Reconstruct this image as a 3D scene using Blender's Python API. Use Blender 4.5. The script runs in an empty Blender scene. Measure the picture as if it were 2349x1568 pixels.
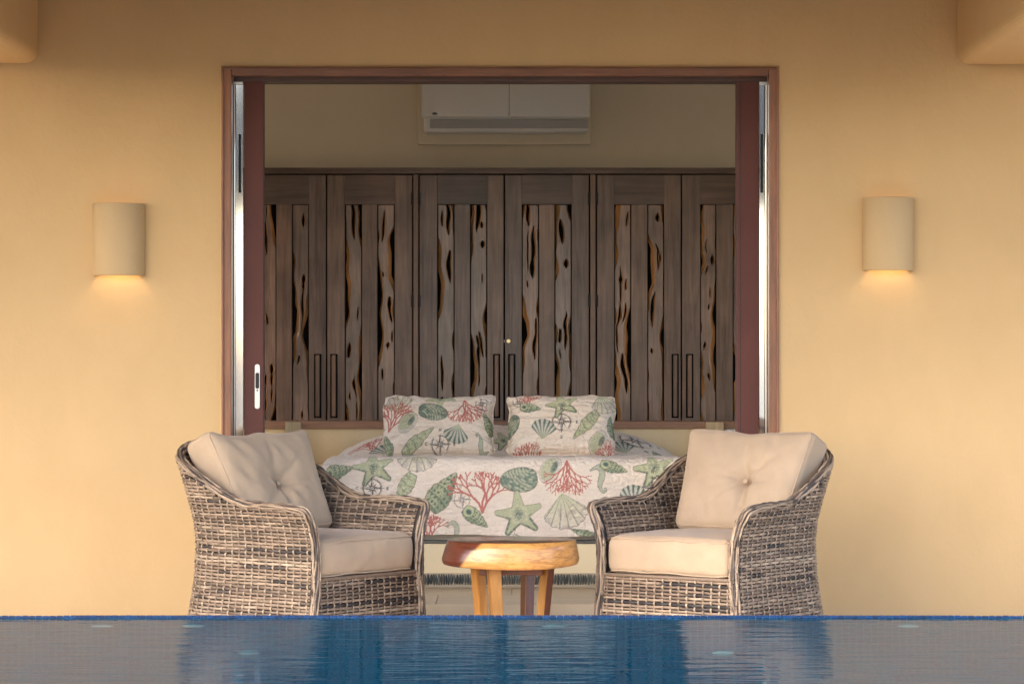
import bpy, bmesh, math, random
import numpy as np
from mathutils import Vector, Matrix

random.seed(7)
RNG = np.random.default_rng(11)
R = math.radians
SC = bpy.context.scene
COL = SC.collection

# ------------------------------------------------------------------ camera, sky, sun, exposure
CAM_Y, CAM_Z, FPX = -14.0, 1.2, 7000.0          # the facade is the plane y = 0
cam_d = bpy.data.cameras.new('camera')
cam = bpy.data.objects.new('camera', cam_d)
COL.objects.link(cam)
cam.location = (0, CAM_Y, CAM_Z)
cam.rotation_euler = (R(90), 0, 0)
cam_d.sensor_width = 36.0
cam_d.lens = 36.0 * FPX / 2349.0
cam_d.clip_end = 2000
SC.camera = cam

SUN_EL, SUN_AZ = 39.0, 42.0                     # sun behind the camera, to its left
w = bpy.data.worlds.new('World'); SC.world = w; w.use_nodes = True
nt = w.node_tree; nt.nodes.clear()
sky = nt.nodes.new('ShaderNodeTexSky'); sky.sky_type = 'NISHITA'; sky.sun_disc = False
sky.sun_elevation = R(SUN_EL); sky.sun_rotation = R(180 + SUN_AZ)
sky.dust_density = 2.2; sky.air_density = 0.8; sky.ozone_density = 0.0
bg = nt.nodes.new('ShaderNodeBackground'); bg.inputs['Strength'].default_value = 0.15
wo = nt.nodes.new('ShaderNodeOutputWorld')
nt.links.new(sky.outputs[0], bg.inputs[0]); nt.links.new(bg.outputs[0], wo.inputs[0])
sl = bpy.data.lights.new('sun', 'SUN'); sl.energy = 1.0; sl.angle = R(12); sl.color = (1.0, 0.90, 0.76)
sun = bpy.data.objects.new('sun', sl); COL.objects.link(sun)
sdir = Vector((-math.sin(R(SUN_AZ)) * math.cos(R(SUN_EL)), -math.cos(R(SUN_AZ)) * math.cos(R(SUN_EL)), math.sin(R(SUN_EL))))
sun.rotation_euler = sdir.to_track_quat('Z', 'Y').to_euler()
sun.location = sdir * 30
VS = SC.view_settings
VS.view_transform = 'Standard'; VS.look = 'None'; VS.gamma = 1.0; VS.use_curve_mapping = False
VS.exposure = 2.47
SC.cycles.use_denoising = True
SC.cycles.max_bounces = 10; SC.cycles.diffuse_bounces = 6; SC.cycles.glossy_bounces = 4
SC.cycles.transmission_bounces = 6; SC.cycles.transparent_max_bounces = 8
SC.cycles.caustics_reflective = False; SC.cycles.caustics_refractive = True
SC.cycles.blur_glossy = 0.6; SC.cycles.sample_clamp_indirect = 4.0

# ------------------------------------------------------------------ helpers
def X(px, y): return (px - 1174.5) / FPX * (y - CAM_Y)
def Z(py, y): return CAM_Z - (py - 784.0) / FPX * (y - CAM_Y)

def lin(r, g, b):
    f = lambda c: (c / 255 / 12.92) if c <= 10 else ((c / 255 + .055) / 1.055) ** 2.4
    return (f(r), f(g), f(b))

def link(o, parent=None):
    COL.objects.link(o)
    if parent is not None: o.parent = parent
    return o

def tag(o, label, cat, group=None):
    o['label'] = label; o['category'] = cat
    if group: o['group'] = group
    return o

def empty(name, loc=(0, 0, 0), rz=0.0):
    o = bpy.data.objects.new(name, None); o.location = loc; o.rotation_euler = (0, 0, rz)
    o.empty_display_size = .1
    return link(o)

def mat(name, col=(.5, .5, .5), rough=.6, metal=0.0, spec=.5):
    m = bpy.data.materials.new(name); m.use_nodes = True
    b = m.node_tree.nodes['Principled BSDF']
    b.inputs['Base Color'].default_value = (*col, 1); b.inputs['Roughness'].default_value = rough
    b.inputs['Metallic'].default_value = metal; b.inputs['Specular IOR Level'].default_value = spec
    return m

class N:
    """small node-building helper on a material"""
    def __init__(s, m):
        s.m = m; s.t = m.node_tree; s.b = s.t.nodes['Principled BSDF']
    def n(s, typ, **kw):
        x = s.t.nodes.new('ShaderNode' + typ)
        for k, v in kw.items(): setattr(x, k, v)
        return x
    def l(s, a, b): s.t.links.new(a, b)
    def coords(s, kind='Object', scale=(1, 1, 1), rot=(0, 0, 0), rand=False):
        tc = s.n('TexCoord'); mp = s.n('Mapping')
        mp.inputs['Scale'].default_value = scale; mp.inputs['Rotation'].default_value = rot
        s.l(tc.outputs[kind], mp.inputs[0])
        if rand:
            oi = s.n('ObjectInfo'); vm = s.n('VectorMath', operation='SCALE')
            cx = s.n('CombineXYZ')
            for i in range(3): s.l(oi.outputs['Random'], cx.inputs[i])
            s.l(cx.outputs[0], vm.inputs[0]); vm.inputs['Scale'].default_value = 37.0
            s.l(vm.outputs[0], mp.inputs['Location'])
        return mp.outputs[0]
    def noise(s, vec, scale=5, detail=4, rough=.55, dist=0.0):
        x = s.n('TexNoise'); x.inputs['Scale'].default_value = scale; x.inputs['Detail'].default_value = detail
        x.inputs['Roughness'].default_value = rough; x.inputs['Distortion'].default_value = dist
        s.l(vec, x.inputs['Vector']); return x.outputs['Fac']
    def ramp(s, fac, stops, interp='LINEAR'):
        x = s.n('ValToRGB'); x.color_ramp.interpolation = interp
        e = x.color_ramp.elements
        while len(e) < len(stops): e.new(.5)
        for i, (p, c) in enumerate(stops):
            e[i].position = p; e[i].color = (*c, 1) if len(c) == 3 else c
        s.l(fac, x.inputs[0]); return x.outputs[0]
    def mix(s, fac, a, b, typ='MIX'):
        x = s.n('Mix', data_type='RGBA', blend_type=typ)
        for sock, v in ((x.inputs[0], fac), (x.inputs[6], a), (x.inputs[7], b)):
            if isinstance(v, (int, float)): sock.default_value = v
            elif isinstance(v, tuple): sock.default_value = (*v, 1)
            else: s.l(v, sock)
        return x.outputs[2]
    def math(s, op, a, b=0.0):
        x = s.n('Math', operation=op)
        for i, v in enumerate((a, b)):
            if isinstance(v, (int, float)): x.inputs[i].default_value = v
            else: s.l(v, x.inputs[i])
        return x.outputs[0]
    def bump(s, h, strength=.3, dist=.01, normal=None):
        x = s.n('Bump'); x.inputs['Strength'].default_value = strength; x.inputs['Distance'].default_value = dist
        s.l(h, x.inputs['Height'])
        if normal is not None: s.l(normal, x.inputs['Normal'])
        s.l(x.outputs[0], s.b.inputs['Normal']); return x.outputs[0]
    def col(s, c): s.l(c, s.b.inputs['Base Color'])

def plaster(name, c, var=.06, bump=.10):
    m = mat(name, c, .85, spec=.25); k = N(m)
    v = k.coords('Object')
    big = k.noise(v, .9, 3, .5); sm = k.noise(v, 38, 5, .6); mid = k.noise(k.coords('Object', (1, 1, .6)), 4.5, 5, .62, .4)
    dark = tuple(x * (1 - var) for x in c); lite = tuple(min(1, x * (1 + var * .6)) for x in c)
    cc = k.ramp(big, [(.3, dark), (.7, lite)])
    cc = k.mix(1.0, cc, k.ramp(mid, [(.30, (1 - var * .9, 1 - var, 1 - var * 1.2)), (.62, (1, 1, 1))]), 'MULTIPLY')
    spk = k.noise(v, 120, 2, .5)
    cc = k.mix(1.0, cc, k.ramp(spk, [(.24, (.88, .86, .84)), (.34, (1, 1, 1))]), 'MULTIPLY')
    k.col(cc)
    k.bump(k.math('ADD', k.math('MULTIPLY', mid, 4.0), sm), bump, .004)
    return m

def wood(name, a, b, rough=.45, scale=1.0, axis='Z', rand=True, coat=0.0, tone=.35):
    m = mat(name, a, rough); k = N(m)
    sc = {'Z': (14, 14, .9), 'X': (.9, 14, 14), 'Y': (14, .9, 14)}[axis]
    sc = tuple(x * scale for x in sc)
    v = k.coords('Object', sc, rand=rand)
    n1 = k.noise(v, 1.5, 6, .62, .6); n2 = k.noise(v, 6.0, 4, .6)
    c = k.ramp(n1, [(.28, a), (.72, b)])
    c = k.mix(.35, c, k.ramp(n2, [(.3, tuple(x * .55 for x in a)), (.7, b)]))
    big = k.noise(k.coords('Object', (1, 1, 1), rand=rand), 3.0, 3, .5)
    c = k.mix(1.0, c, k.ramp(big, [(.3, (1 - tone,) * 3), (.7, (1, 1, 1))]), 'MULTIPLY')
    if rand:
        oi = k.n('ObjectInfo')
        c = k.mix(1.0, c, k.ramp(oi.outputs['Random'], [(0, (.75, .78, .84)), (.5, (1, .96, .92)), (1, (1.12, 1.02, .95))]), 'MULTIPLY')
    k.col(c); k.bump(n2, .12, .002)
    k.b.inputs['Coat Weight'].default_value = coat; k.b.inputs['Coat Roughness'].default_value = .25
    return m

def fabric(name, c, mott=.15, scale=260):
    m = mat(name, c, .9, spec=.15); k = N(m)
    v = k.coords('Object'); big = k.noise(v, 6, 4, .6); fine = k.noise(k.coords('Object', (1, 1, 2.2)), scale, 2, .5)
    cc = k.ramp(big, [(.25, tuple(x * (1 - mott) for x in c)), (.75, tuple(min(1, x * (1 + mott * .7)) for x in c))])
    cc = k.mix(.25, cc, k.ramp(fine, [(.3, tuple(x * .8 for x in c)), (.7, tuple(min(1, x * 1.12) for x in c))]))
    k.col(cc)
    k.bump(k.math('ADD', fine, k.math('MULTIPLY', k.noise(v, 16, 3, .5), 2.5)), .18, .004)
    k.b.inputs['Sheen Weight'].default_value = .15
    return m

def box(bm, x0, x1, y0, y1, z0, z1, bev=0.0, seg=2, mi=0):
    r = bmesh.ops.create_cube(bm, size=1.0)
    vs = r['verts']
    bmesh.ops.scale(bm, vec=(x1 - x0, y1 - y0, z1 - z0), verts=vs)
    bmesh.ops.translate(bm, vec=((x0 + x1) / 2, (y0 + y1) / 2, (z0 + z1) / 2), verts=vs)
    fs = set(f for v in vs for f in v.link_faces)
    for f in fs: f.material_index = mi
    if bev > 0:
        es = list(set(e for v in vs for e in v.link_edges))
        bmesh.ops.bevel(bm, geom=es, offset=bev, segments=seg, profile=.5, affect='EDGES')
    return vs

def mesh_of(bm, name, smooth=False):
    me = bpy.data.meshes.new(name); bm.to_mesh(me); bm.free()
    if smooth: me.shade_smooth()
    return me

def obj(name, bm, m, parent=None, smooth=False, loc=None):
    me = mesh_of(bm, name, smooth) if isinstance(bm, bmesh.types.BMesh) else bm
    if m is not None and len(me.materials) == 0:
        for q in (m if isinstance(m, (list, tuple)) else [m]): me.materials.append(q)
    o = bpy.data.objects.new(name, me)
    if loc is not None: o.location = loc
    return link(o, parent)

def boxo(name, x0, x1, y0, y1, z0, z1, m, parent=None, bev=0.004, seg=2):
    """a box as an object whose origin is at its centre"""
    c = ((x0 + x1) / 2, (y0 + y1) / 2, (z0 + z1) / 2)
    bm = bmesh.new(); hx, hy, hz = (x1 - x0) / 2, (y1 - y0) / 2, (z1 - z0) / 2
    box(bm, -hx, hx, -hy, hy, -hz, hz, bev, seg)
    o = obj(name, bm, m, parent)
    o.location = Vector(c) - (parent.location if parent is not None and parent.parent is None else (parent_world(parent) if parent is not None else Vector((0, 0, 0))))
    return o

def parent_world(p):
    v = Vector((0, 0, 0))
    while p is not None: v += p.location; p = p.parent
    return v

def np_mesh(name, verts, faces, cols=None, smooth=True):
    me = bpy.data.meshes.new(name)
    verts = np.asarray(verts, dtype=np.float32); faces = np.asarray(faces, dtype=np.int32)
    me.vertices.add(len(verts)); me.vertices.foreach_set('co', verts.ravel())
    k = faces.shape[1]
    me.loops.add(faces.size); me.loops.foreach_set('vertex_index', faces.ravel())
    me.polygons.add(len(faces)); me.polygons.foreach_set('loop_start', np.arange(0, faces.size, k, dtype=np.int32))
    me.update(calc_edges=True); me.validate()
    if cols is not None:
        ca = me.color_attributes.new('Col', 'FLOAT_COLOR', 'POINT')
        c4 = np.ones((len(verts), 4), dtype=np.float32); c4[:, :3] = cols
        ca.data.foreach_set('color', c4.ravel())
    if smooth: me.shade_smooth()
    return me

def grid_faces(nr, nc, off=0, wrap=False):
    i = np.arange(nr - 1)[:, None]; j = np.arange(nc if wrap else nc - 1)[None, :]
    a = i * nc + j; b = i * nc + (j + 1) % nc
    return np.stack([a, b, b + nc, a + nc], -1).reshape(-1, 4) + off

class Acc:
    """accumulates numpy geometry pieces into one mesh"""
    def __init__(s): s.v = []; s.f = []; s.c = []; s.n = 0
    def add(s, v, f, c=None):
        v = np.asarray(v).reshape(-1, 3); s.v.append(v); s.f.append(np.asarray(f) + s.n); s.n += len(v)
        if c is not None: s.c.append(np.broadcast_to(np.asarray(c), v.shape) if np.ndim(c) == 1 else np.asarray(c).reshape(-1, 3))
    def mesh(s, name, smooth=True):
        return np_mesh(name, np.concatenate(s.v), np.concatenate(s.f), np.concatenate(s.c) if s.c else None, smooth)

def tube(acc, pts, rad, col=None, ns=6, closed=False, ry=None):
    pts = np.asarray(pts, float); n = len(pts)
    tg = np.roll(pts, -1, 0) - np.roll(pts, 1, 0)
    if not closed: tg[0] = pts[1] - pts[0]; tg[-1] = pts[-1] - pts[-2]
    tg /= np.linalg.norm(tg, axis=1)[:, None] + 1e-12
    up = np.array([0, 0, 1.0]); a = np.cross(tg, up)
    bad = np.linalg.norm(a, axis=1) < .15
    a[bad] = np.cross(tg[bad], np.array([0, 1.0, 0]))
    a /= np.linalg.norm(a, axis=1)[:, None]; b = np.cross(a, tg)
    th = np.linspace(0, 2 * np.pi, ns, endpoint=False)
    r = np.broadcast_to(np.asarray(rad, float), (n,))[:, None, None]
    r2 = r if ry is None else ry
    v = pts[:, None, :] + r * np.cos(th)[None, :, None] * a[:, None, :] + r2 * np.sin(th)[None, :, None] * b[:, None, :]
    nn = n
    if closed: v = np.concatenate([v, v[:1]], 0); nn += 1
    f = grid_faces(nn, ns, 0, True)
    c = None
    if col is not None:
        col = np.asarray(col, float)
        c = np.broadcast_to(col, (nn * ns, 3)) if col.ndim == 1 else np.repeat(np.concatenate([col, col[:1]]) if closed else col, ns, axis=0)
    acc.add(v, f, c)

def vnoise(x, y, seed=0):
    """smooth 2-D value noise in 0..1"""
    rs = np.random.RandomState(seed); tab = rs.rand(256, 256)
    xi = np.floor(x).astype(int); yi = np.floor(y).astype(int); fx = x - xi; fy = y - yi
    fx = fx * fx * (3 - 2 * fx); fy = fy * fy * (3 - 2 * fy)
    g = lambda a, b: tab[a % 256, b % 256]
    return (g(xi, yi) * (1 - fx) + g(xi + 1, yi) * fx) * (1 - fy) + (g(xi, yi + 1) * (1 - fx) + g(xi + 1, yi + 1) * fx) * fy
def sstep(a, b, x):
    t = np.clip((x - a) / (b - a), 0, 1); return t * t * (3 - 2 * t)

# ------------------------------------------------------------------ materials
M = {}
M['wall'] = plaster('peach_plaster', (.635, .436, .222), .045, .30)
M['ceil'] = wood('ceiling_planks', (.24, .100, .022), (.34, .145, .034), .6, .6, 'X', rand=False)
M['room'] = plaster('cream_plaster', (.66, .58, .46), .04, .06)
M['roomceil'] = plaster('white_ceiling_plaster', (.80, .77, .70), .03, .05)
M['bedbase'] = plaster('bed_plaster', (.86, .71, .46), .05, .08)
M['frame'] = wood('casing_wood', (.23, .085, .036), (.42, .175, .075), .42, 1.0, 'Z', coat=.15)
M['frameh'] = wood('casing_wood_across', (.19, .068, .030), (.37, .15, .065), .42, 1.0, 'X', coat=.15)
M['track'] = wood('head_track_wood', (.07, .03, .02), (.12, .05, .03), .5, 1.0, 'X')
M['stile'] = mat('red_brown_paint', (.11, .036, .027), .5, spec=.25)
k = N(M['stile']); v = k.coords('Object', (60, 60, 3)); k.bump(k.noise(v, 3, 3), .06, .002)
k.col(k.ramp(k.noise(k.coords('Object', (2, 2, 1)), 2.5, 3), [(.3, (.098, .031, .023)), (.7, (.125, .041, .031))]))
M['alu'] = mat('brushed_aluminium', (.88, .88, .88), .06, 1.0)
M['gasket'] = mat('black_gasket', (.012, .012, .012), .6)
M['steel'] = mat('satin_steel', (.50, .48, .45), .35, 1.0)
M['brass'] = mat('brass', (.62, .48, .26), .3, 1.0)
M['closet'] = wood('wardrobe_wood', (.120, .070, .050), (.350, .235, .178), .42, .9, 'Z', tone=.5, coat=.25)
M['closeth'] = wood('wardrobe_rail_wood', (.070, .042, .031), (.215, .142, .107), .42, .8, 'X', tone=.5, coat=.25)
M['slat'] = wood('live_edge_wood', (.18, .112, .085), (.46, .325, .255), .3, 1.2, 'Z', tone=.55, coat=.4)
M['sap'] = wood('live_edge_bark', (.34, .15, .045), (.80, .46, .20), .3, 2.0, 'Z', tone=.45)
M['backing'] = mat('wardrobe_inside', (.006, .006, .006), .9, spec=.05)
M['handle'] = wood('handle_wood', (.16, .095, .065), (.30, .185, .125), .35, 1.5, 'Z')
M['rail'] = wood('headboard_rail_wood', (.30, .16, .10), (.48, .28, .18), .5, 1.0, 'X')
M['post'] = wood('pale_post_wood', (.50, .40, .24), (.68, .55, .35), .6, 1.0, 'Z')
M['iron'] = mat('black_iron', (.02, .018, .017), .45, .6)
M['white'] = mat('white_plastic', (.72, .72, .68), .4)
M['acbody'] = mat('ac_plastic', (.62, .61, .60), .38)
M['acgrey'] = mat('ac_grey_flap', (.33, .33, .33), .4)
M['logo'] = mat('dark_blue_badge', (.01, .02, .06), .3)
M['cord'] = mat('cord_dark', (.05, .045, .04), .8)
M['cush'] = fabric('cushion_canvas', (.43, .32, .22))
M['black'] = mat('black_trim', (.015, .015, .016), .6)
M['sheet'] = fabric('sheet_cotton', (.66, .63, .60), .03)
M['pebble'] = mat('dark_pebble', (.04, .045, .042), .45)
k = N(M['pebble']); oi = k.n('ObjectInfo')
k.col(k.ramp(oi.outputs['Random'], [(0, (.03, .035, .034)), (.6, (.075, .085, .078)), (1, (.14, .14, .12))]))
k.bump(k.noise(k.coords('Object'), 60, 3), .2, .003)
M['grout'] = mat('sand_grout', (.42, .35, .25), .9)
M['ceramic'] = plaster('sconce_ceramic', (.58, .42, .235), .05, .10)
M['bulb'] = mat('bulb', (1, .8, .5), .4)
k = N(M['bulb']); k.b.inputs['Emission Color'].default_value = (1.0, .62, .25, 1); k.b.inputs['Emission Strength'].default_value = 2.0

# floor tiles
m = M['tile'] = mat('beige_floor_tile', (.42, .35, .245), .42, spec=.4); k = N(m)
v = k.coords('Object', (.8, 9, 1), rand=True); n1 = k.noise(v, 2.2, 5, .6, .4)
k.col(k.ramp(n1, [(.3, (.54, .42, .27)), (.7, (.68, .55, .38))])); k.bump(n1, .05, .003)
M['stone'] = plaster('pale_terrace_stone', (.66, .56, .44), .12, .2)
# deck in the sun, ground
m = M['ground'] = mat('pale_ground', (.40, .35, .27), .9); k = N(m)
v = k.coords('Object'); k.col(k.ramp(k.noise(v, .8, 6), [(.3, (.13, .12, .085)), (.7, (.21, .19, .14))])); k.bump(k.noise(v, 30, 5), .5, .02)

# blue glass mosaic, 22 mm squares with pale joints
def mosaic(name, a, b, g):
    m = mat(name, a, .18); k = N(m)
    tc = k.n('TexCoord'); sp = k.n('SeparateXYZ'); k.l(tc.outputs['Object'], sp.inputs[0])
    lines = []
    cells = k.n('CombineXYZ')
    for i in range(3):
        sc = k.math('ADD', k.math('MULTIPLY', sp.outputs[i], 1 / .024), .317)
        fr = k.math('FRACT', sc); fl = k.math('FLOOR', sc); k.l(fl, cells.inputs[i])
        lines.append(k.math('LESS_THAN', fr, .10))
    geo = k.n('NewGeometry'); sn = k.n('SeparateXYZ'); k.l(geo.outputs['True Normal'], sn.inputs[0])
    tot = None
    for i in range(3):                      # joints only across the two axes that lie in the face
        ok = k.math('LESS_THAN', k.math('ABSOLUTE', sn.outputs[i]), .5)
        t = k.math('MULTIPLY', lines[i], ok); tot = t if tot is None else k.math('MAXIMUM', tot, t)
    wn = k.n('TexWhiteNoise'); k.l(cells.outputs[0], wn.inputs['Vector'])
    c = k.ramp(wn.outputs['Value'], [(0, a), (1, b)])
    k.col(k.mix(tot, c, g))
    return m
M['mosaic'] = mosaic('blue_mosaic', (.0006, .080, .140), (.0012, .128, .200), (.015, .18, .24))
m = M['edgetile'] = mat('blue_edge_tile', (.004, .06, .28), .2); k = N(m); oi = k.n('ObjectInfo')
k.col(k.ramp(oi.outputs['Random'], [(0, (.001, .012, .05)), (1, (.002, .024, .09))]))
M['edgegrout'] = mat('pool_grout', (.015, .035, .07), .8)

# water
m = M['water'] = bpy.data.materials.new('pool_water_surface'); m.use_nodes = True
k = N(m)
w1 = k.noise(k.coords('Object', (1.6, 5.0, 1)), 2.2, 2, .5, .5)
w2 = k.noise(k.coords('Object', (4.0, 13.0, 1)), 2.0, 2, .5, .3)
bp = k.n('Bump'); bp.inputs['Strength'].default_value = 1.0; bp.inputs['Distance'].default_value = .0022
k.l(k.math('ADD', w1, k.math('MULTIPLY', w2, .32)), bp.inputs['Height'])
rfr = k.n('BsdfRefraction'); rfr.inputs['IOR'].default_value = 1.333; rfr.inputs['Roughness'].default_value = 0.0; rfr.inputs['Color'].default_value = (.30, .88, 1.0, 1)
gls = k.n('BsdfGlossy'); gls.inputs['Roughness'].default_value = .015
fre = k.n('Fresnel'); fre.inputs['IOR'].default_value = 1.333
mxs = k.n('MixShader')
for q in (rfr, gls, fre): k.l(bp.outputs[0], q.inputs['Normal'])
k.l(k.math('MULTIPLY', fre.outputs[0], .60), mxs.inputs[0]); k.l(rfr.outputs[0], mxs.inputs[1]); k.l(gls.outputs[0], mxs.inputs[2])
k.l(mxs.outputs[0], k.t.nodes['Material Output'].inputs['Surface']); k.t.nodes.remove(k.b)

# ------------------------------------------------------------------ ground, pool, floor
OX0, OX1 = X(508, 0), X(1787, 0); OZ = Z(154, 0)
EDGE_Y = -3.85                                   # inner face of the far pool wall
WZ, COPE_Z = .2835, .2905                          # water level and edge top, above the terrace floor
PX0, PX1, PY0 = -7.0, 7.0, -12.6
bm = bmesh.new()
def quad(bm, pts, mi=0):
    f = bm.faces.new([bm.verts.new(p) for p in pts]); f.material_index = mi; return f
gz, B = -.14, 400.0
for (x0, x1, y0, y1) in ((-B, PX0 - .3, -B, B), (PX1 + .3, B, -B, B), (PX0 - .3, PX1 + .3, -B, PY0 - .3), (PX0 - .3, PX1 + .3, EDGE_Y + .25, B)):
    quad(bm, [(x0, y0, gz), (x1, y0, gz), (x1, y1, gz), (x0, y1, gz)])
g = obj('ground', bm, M['ground']); g['kind'] = 'structure'

bm = bmesh.new()
zb = -1.75
quad(bm, [(PX0, PY0, zb), (PX1, PY0, zb), (PX1, EDGE_Y, zb), (PX0, EDGE_Y, zb)])
quad(bm, [(PX0, EDGE_Y, zb), (PX1, EDGE_Y, zb), (PX1, EDGE_Y, WZ + .004), (PX0, EDGE_Y, WZ + .004)])
quad(bm, [(PX1, PY0, zb), (PX0, PY0, zb), (PX0, PY0, .05 + WZ), (PX1, PY0, .05 + WZ)])
quad(bm, [(PX0, PY0, zb), (PX0, EDGE_Y, zb), (PX0, EDGE_Y, .05 + WZ), (PX0, PY0, .05 + WZ)])
quad(bm, [(PX1, EDGE_Y, zb), (PX1, PY0, zb), (PX1, PY0, .05 + WZ), (PX1, EDGE_Y, .05 + WZ)])
o = obj('pool_basin', bm, M['mosaic']); o['kind'] = 'structure'
bm = bmesh.new()                                  # rims of the other three sides and the far wall's outer body
box(bm, PX0 - .3, PX1 + .3, EDGE_Y + .006, EDGE_Y + .028, -.2, COPE_Z - .006)
box(bm, PX0 - .3, PX1 + .3, EDGE_Y + .0285, EDGE_Y + .25, -.2, COPE_Z - .06)
box(bm, PX0 - .3, PX0 - .003, PY0 - .3, EDGE_Y, -.2, WZ + .08)
box(bm, PX1 + .003, PX1 + .3, PY0 - .3, EDGE_Y, -.2, WZ + .08)
box(bm, PX0, PX1, PY0 - .3, PY0 - .003, -.2, WZ + .08)
pe = obj('pool_edge', bm, M['edgegrout']); pe['kind'] = 'structure'
bm = bmesh.new(); box(bm, -.0105, .0105, -.0035, .0035, -.010, .010, .0015, 1)
tme = mesh_of(bm, 'tile'); tme.materials.append(M['edgetile'])
bm = bmesh.new(); box(bm, -.0105, .0105, -.0105, .0105, -.003, .003, .0015, 1)
tmt = mesh_of(bm, 'tile_flat'); tmt.materials.append(M['edgetile'])
for i in range(-78, 79):                          # the row of mosaic on the lip that faces the camera
    t = obj('tile', tme, None, pe); t.location = (i * .0228, EDGE_Y + .001, COPE_Z - .0095 + random.uniform(-.0008, .0008))
for i in range(-64, 65):
    t = obj('tile', tmt, None, pe); t.location = (i * .0228 + .4 * .0228 * 0, EDGE_Y + .0165, COPE_Z - .003)
bm = bmesh.new()                                  # water surface sheet
quad(bm, [(PX0, PY0, WZ), (PX1, PY0, WZ), (PX1, EDGE_Y - .002, WZ), (PX0, EDGE_Y - .002, WZ)])
o = obj('pool_water', bm, M['water']); o['kind'] = 'structure'

fl = empty('terrace_floor'); fl['kind'] = 'structure'
FZ = -.10                                          # the terrace lies one low step below the room
bm = bmesh.new(); box(bm, -4.6, 4.6, EDGE_Y + .255, -.001, -.2, FZ - .008); box(bm, -3.4, 3.4, .012, 4.2, -.2, -.012)
obj('floor_bed', bm, M['grout'], fl)
boxo('door_step', OX0 + .002, OX1 - .002, -.020, -.0005, FZ + .002, -.0005, M['tile'], fl, .004)
bm = bmesh.new(); box(bm, -.5985, .5985, -.249, .249, -.006, .006, .002, 1)
tme = mesh_of(bm, 'floor_tile'); tme.materials.append(M['tile'])
bm = bmesh.new(); box(bm, -.5985, .5985, -.249, .249, -.006, .006, .002, 1)
tms = mesh_of(bm, 'floor_tile'); tms.materials.append(M['stone'])
for j in range(7):                                # terrace: pale stone
    for i in range(-3, 4):
        t = obj('floor_tile', tms, None, fl); t.location = (i * 1.2 + .35 * (j % 2), -.275 - j * .5 - .022, FZ - .0005)
for j in range(5):                                # room: joints fall where the photo shows them
    for i in range(-2, 3):
        t = obj('floor_tile', tme, None, fl); t.location = (i * 1.2 + .35 * (j % 2) + .25, .254 + j * .5, -.0062)

M['inlet'] = mat('inlet_plastic', (.26, .36, .37), .5)
# pool wall inlets seen through the water
bm = bmesh.new()
bmesh.ops.create_cone(bm, cap_ends=True, segments=24, radius1=.040, radius2=.034, depth=.012)
bmesh.ops.rotate(bm, verts=bm.verts, matrix=Matrix.Rotation(R(90), 3, 'X'))
ime = mesh_of(bm, 'pool_inlet'); ime.materials.append(M['inlet'])
for (x, z, lab) in ((-1.362, .02, 'round white pool inlet under the water at far left'),
                    (-1.058, .02, 'round white pool inlet under the water below left armchair outer edge'),
                    (.138, .02, 'round white pool inlet under the water below the table'),
                    (1.320, .02, 'round white pool inlet under the water at far right'),
                    (-.876, -.74, 'deeper round white pool inlet under the reflection of left armchair'),
                    (.704, -.74, 'deeper round white pool inlet under the reflection of right armchair')):
    o = obj('pool_inlet', ime, None); o.location = (x, EDGE_Y - .008, z); tag(o, lab, 'inlet', 'inlets in the pool wall')

# ------------------------------------------------------------------ the villa
villa = empty('villa', (0, 0, 0)); tag(villa, 'peach plastered villa facade with wide door opening and two ceiling beams', 'building')
TH = .26
bm = bmesh.new()
XL, XR, ZT = -10.0, 4.6, 3.0
def wallface(y, flip):
    xs = [XL, OX0, OX1, XR]; zs = [-.15, OZ, ZT]
    for i in range(3):
        for j in range(2):
            if i == 1 and j == 0: continue
            p = [(xs[i], y, zs[j]), (xs[i + 1], y, zs[j]), (xs[i + 1], y, zs[j + 1]), (xs[i], y, zs[j + 1])]
            quad(bm, p[::-1] if flip else p)
wallface(0, False); wallface(TH, True)
quad(bm, [(OX0, 0, -.15), (OX0, 0, OZ), (OX0, TH, OZ), (OX0, TH, -.15)])
quad(bm, [(OX1, TH, -.15), (OX1, TH, OZ), (OX1, 0, OZ), (OX1, 0, -.15)])
quad(bm, [(OX0, 0, OZ), (OX1, 0, OZ), (OX1, TH, OZ), (OX0, TH, OZ)])
bmesh.ops.remove_doubles(bm, verts=bm.verts, dist=1e-5)
es = [e for e in bm.edges if all(abs(v.co.y) < 1e-6 for v in e.verts) and
      ((abs(e.verts[0].co.x - OX0) < 1e-5 and abs(e.verts[1].co.x - OX0) < 1e-5 and max(v.co.z for v in e.verts) <= OZ + 1e-5) or
       (abs(e.verts[0].co.x - OX1) < 1e-5 and abs(e.verts[1].co.x - OX1) < 1e-5 and max(v.co.z for v in e.verts) <= OZ + 1e-5) or
       (all(abs(v.co.z - OZ) < 1e-5 and OX0 - 1e-5 <= v.co.x <= OX1 + 1e-5 for v in e.verts)))]
bmesh.ops.bevel(bm, geom=es, offset=.006, segments=3, profile=.5, affect='EDGES')
obj('facade_wall', bm, M['wall'], villa)
boxo('terrace_ceiling', -10.0, 4.6, -4.4, -.002, 2.95, 3.25, M['ceil'], villa, 0)
boxo('beam', -2.75, X(91, 0), -4.39, -.001, Z(148, 0), 2.949, M['wall'], villa, .055, 6)
boxo('beam', X(2192, 0), 2.65, -4.39, -.001, Z(150.5, 0), 2.949, M['wall'], villa, .055, 6)
RB = 3.42                                         # back wall of the room
bm = bmesh.new()
quad(bm, [(-3.4, RB, -.05), (3.4, RB, -.05), (3.4, RB, 2.9), (-3.4, RB, 2.9)])
obj('room_back_wall', bm, M['room'], villa)
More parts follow.
